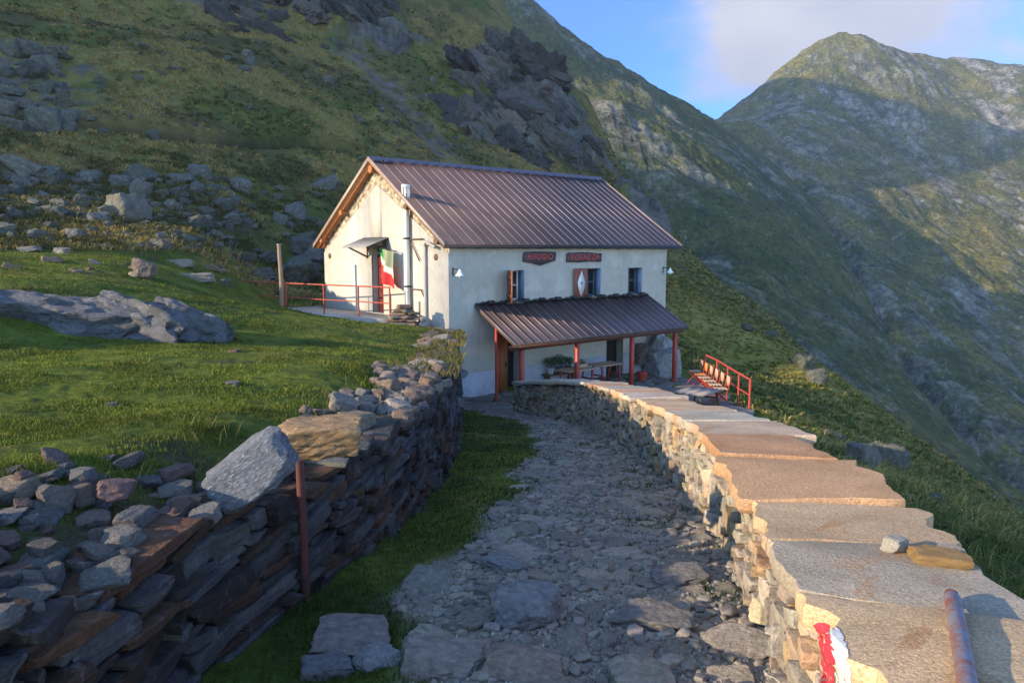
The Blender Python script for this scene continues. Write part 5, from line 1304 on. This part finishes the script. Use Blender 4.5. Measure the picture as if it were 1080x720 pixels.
# tussocks on the slopes: clumps of long arching blades
def tussocks(name, n, a0, a1, r0, r1, cond, hr, colf, nb, wk=.0011):
    x, y, r = fan(rng, n, a0, a1, r0, r1); k = cond(x,y,r); x,y,r = x[k],y[k],r[k]; z = ground(x,y); keep = cond(x,y,r,z) if False else np.ones(len(x),bool)
    hc = rng.uniform(*hr,len(x)); X = np.repeat(x,nb); Y = np.repeat(y,nb); R_ = np.repeat(r,nb); H_ = np.repeat(hc,nb)
    m = len(X); jr = H_*.35*np.sqrt(rng.random(m)); ja = rng.uniform(0,6.28,m); C_ = np.repeat(colf(x,y,z,r),nb,0)*rng.uniform(.8,1.25,(m,1))
    blades(name, X+jr*np.cos(ja), Y+jr*np.sin(ja), np.repeat(z,nb)-.02, H_*rng.uniform(.5,1.1,m), np.maximum(.003,wk*R_), rng.uniform(.5,1.5,m), C_, rng, ja+rng.normal(0,.5,m))
def hill_ok(x,y,r):
    z = ground(x,y,False); hill = (left_mask(x,y)>.5)&(ss(z,-.6,.6)*ss(r,19,24)>.5)|(r>30)
    return hill & (crag(x,y)<.3) & (scree(x,y)<.4) & (trail(x,y)<.3) & (n2(x,y,1.4,4,47,gain=.65)*.6+n2(x,y,9,3,48)*.4 > -.28+.2*rng.random(len(x)))
def hill_col(x,y,z,r):
    d = ss(n2(x,y,2.4,4,47,gain=.65)*.55+n2(x,y,9,3,48)*.45+.5+.07*rng.normal(0,1,len(x)), .36, .70)
    return mixc(arr(.085,.088,.028), arr(.36,.27,.095), d)
tussocks('slope_grass', 36000, -38, 12, 19, 112, hill_ok, (.12,.34), hill_col, 9, .0008)
def right_ok(x,y,r):
    a = (x-H_O[0])*H_U[0]+(y-H_O[1])*H_U[1]; b_ = (x-H_O[0])*H_V[0]+(y-H_O[1])*H_V[1]
    out_wall = x > rw_x(y)+.75
    yard = (y>17.5)&((b_+2.84)*3.27 > (a-8.94)*3.8-.6)&(b_<9)
    return out_wall & ~yard & ((left_mask(x,y)<.97)|(a>11)) & (r<75)
def right_col(x,y,z,r):
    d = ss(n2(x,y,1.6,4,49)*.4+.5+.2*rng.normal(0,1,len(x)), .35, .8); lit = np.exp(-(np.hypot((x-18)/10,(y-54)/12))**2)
    c = mixc(arr(.065,.092,.018), arr(.34,.26,.085), d*.85); return c*1.15 + (mixc(arr(.19,.20,.03),arr(.38,.29,.08),d)-c*1.15)*lit[:,None]  # lit: sunlight on the bank put into the blade colour
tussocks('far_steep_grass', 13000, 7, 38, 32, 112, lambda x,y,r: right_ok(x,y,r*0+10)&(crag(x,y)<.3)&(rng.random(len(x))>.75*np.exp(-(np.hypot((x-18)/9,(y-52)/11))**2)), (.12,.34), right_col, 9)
tussocks('steep_grass', 15000, 4, 38, 3.0, 75, right_ok, (.10,.30), right_col, 12)
# turf on the shoulders of the bare rock
refresh()
cx_ = rng.uniform(-9.2,-4.6,260); cy_ = rng.uniform(11.9,13.4,260); cz_ = np.array([drop(a,b_) for a,b_ in zip(cx_,cy_)]); kk = rng.random(260) < .75*ss(n2(cx_,cy_,.6,3,64),-.1,.2)+.0
cx_,cy_,cz_ = cx_[kk],cy_[kk],cz_[kk]; nb = 22; X = np.repeat(cx_,nb)+rng.normal(0,.07,len(cx_)*nb); Y = np.repeat(cy_,nb)+rng.normal(0,.07,len(cx_)*nb); Z = np.repeat(cz_,nb)-.02
blades('rock_turf', X, Y, Z, rng.uniform(.04,.12,len(X)), np.full(len(X),.006), rng.uniform(.3,1.4,len(X)), mixc(arr(.07,.09,.02),arr(.24,.19,.07),rng.random(len(X))), rng)
# withered stalks on the walls and the overgrown wall head
N = 4200; y = rng.uniform(9.0,21.5,N); x = lw_x(y)-rng.uniform(-.12,.8,N); x = x
k = (n2(x,y,.8,3,61)>-.15); x,y = x[k],y[k]; z = np.maximum(ground(x,y), np.where(x>lw_x(y)-.55, lw_top(y)-.03, -99)); r = np.hypot(x,y)
col = mixc(arr(.19,.15,.055), arr(.075,.095,.022), (rng.random(len(x))<.4)*1.0)
blades('wall_head_grass', x, y, z, rng.uniform(.06,.17,len(x)), np.maximum(.002,.0007*r), rng.uniform(.4,1.5,len(x)), col, rng)
for nm, px_, y0 in (('near',0,0),):
    N = 900; y = rng.uniform(1.8,9.0,N); x = lw_x(y)-rng.uniform(.5,1.1,N); k = (n2(x,y,.35,3,62)>.15); x,y = x[k],y[k]; z = ground(x,y)
    blades('bank_grass', x, y, z, rng.uniform(.06,.17,len(x)), np.full(len(x),.0022), rng.uniform(.3,1.4,len(x)), mixc(arr(.07,.10,.02),arr(.24,.20,.09),rng.random(len(x))), rng)

# ------------------------------------------------------------------ evening haze
m_haze = bpy.data.materials.new('haze_air'); m_haze.use_nodes = True; nt = m_haze.node_tree; nt.nodes.clear()
o_ = nt.nodes.new('ShaderNodeOutputMaterial'); v_ = nt.nodes.new('ShaderNodeVolumePrincipled'); v_.inputs['Color'].default_value = (.70,.82,1,1); v_.inputs['Density'].default_value = HAZE; v_.inputs['Anisotropy'].default_value = .2
nt.links.new(v_.outputs[0], o_.inputs['Volume'])
ext = [bpy.data.objects[n].data for n in ('mountain','shade_ridge','hillside')]
mn = np.min([np.min(np.array([v.co for v in m_.vertices]),0) if False else np.frombuffer(np.array([0.0])) for m_ in ext[:0]] or [np.array([0.,0,0])],0)
lo, hi = np.array([1e9]*3), np.array([-1e9]*3)
for m_ in ext:
    a = np.empty(len(m_.vertices)*3, np.float32); m_.vertices.foreach_get('co', a); a = a.reshape(-1,3); lo = np.minimum(lo, a.min(0)); hi = np.maximum(hi, a.max(0))
if HAZE > 0:
    hz = MB().box(tuple(lo-np.array([30,30,1.2])), tuple(hi+np.array([30,30,6]))).build('haze', m_haze); tag(hz, kind='stuff')
print('HAZE BOX', lo, hi)
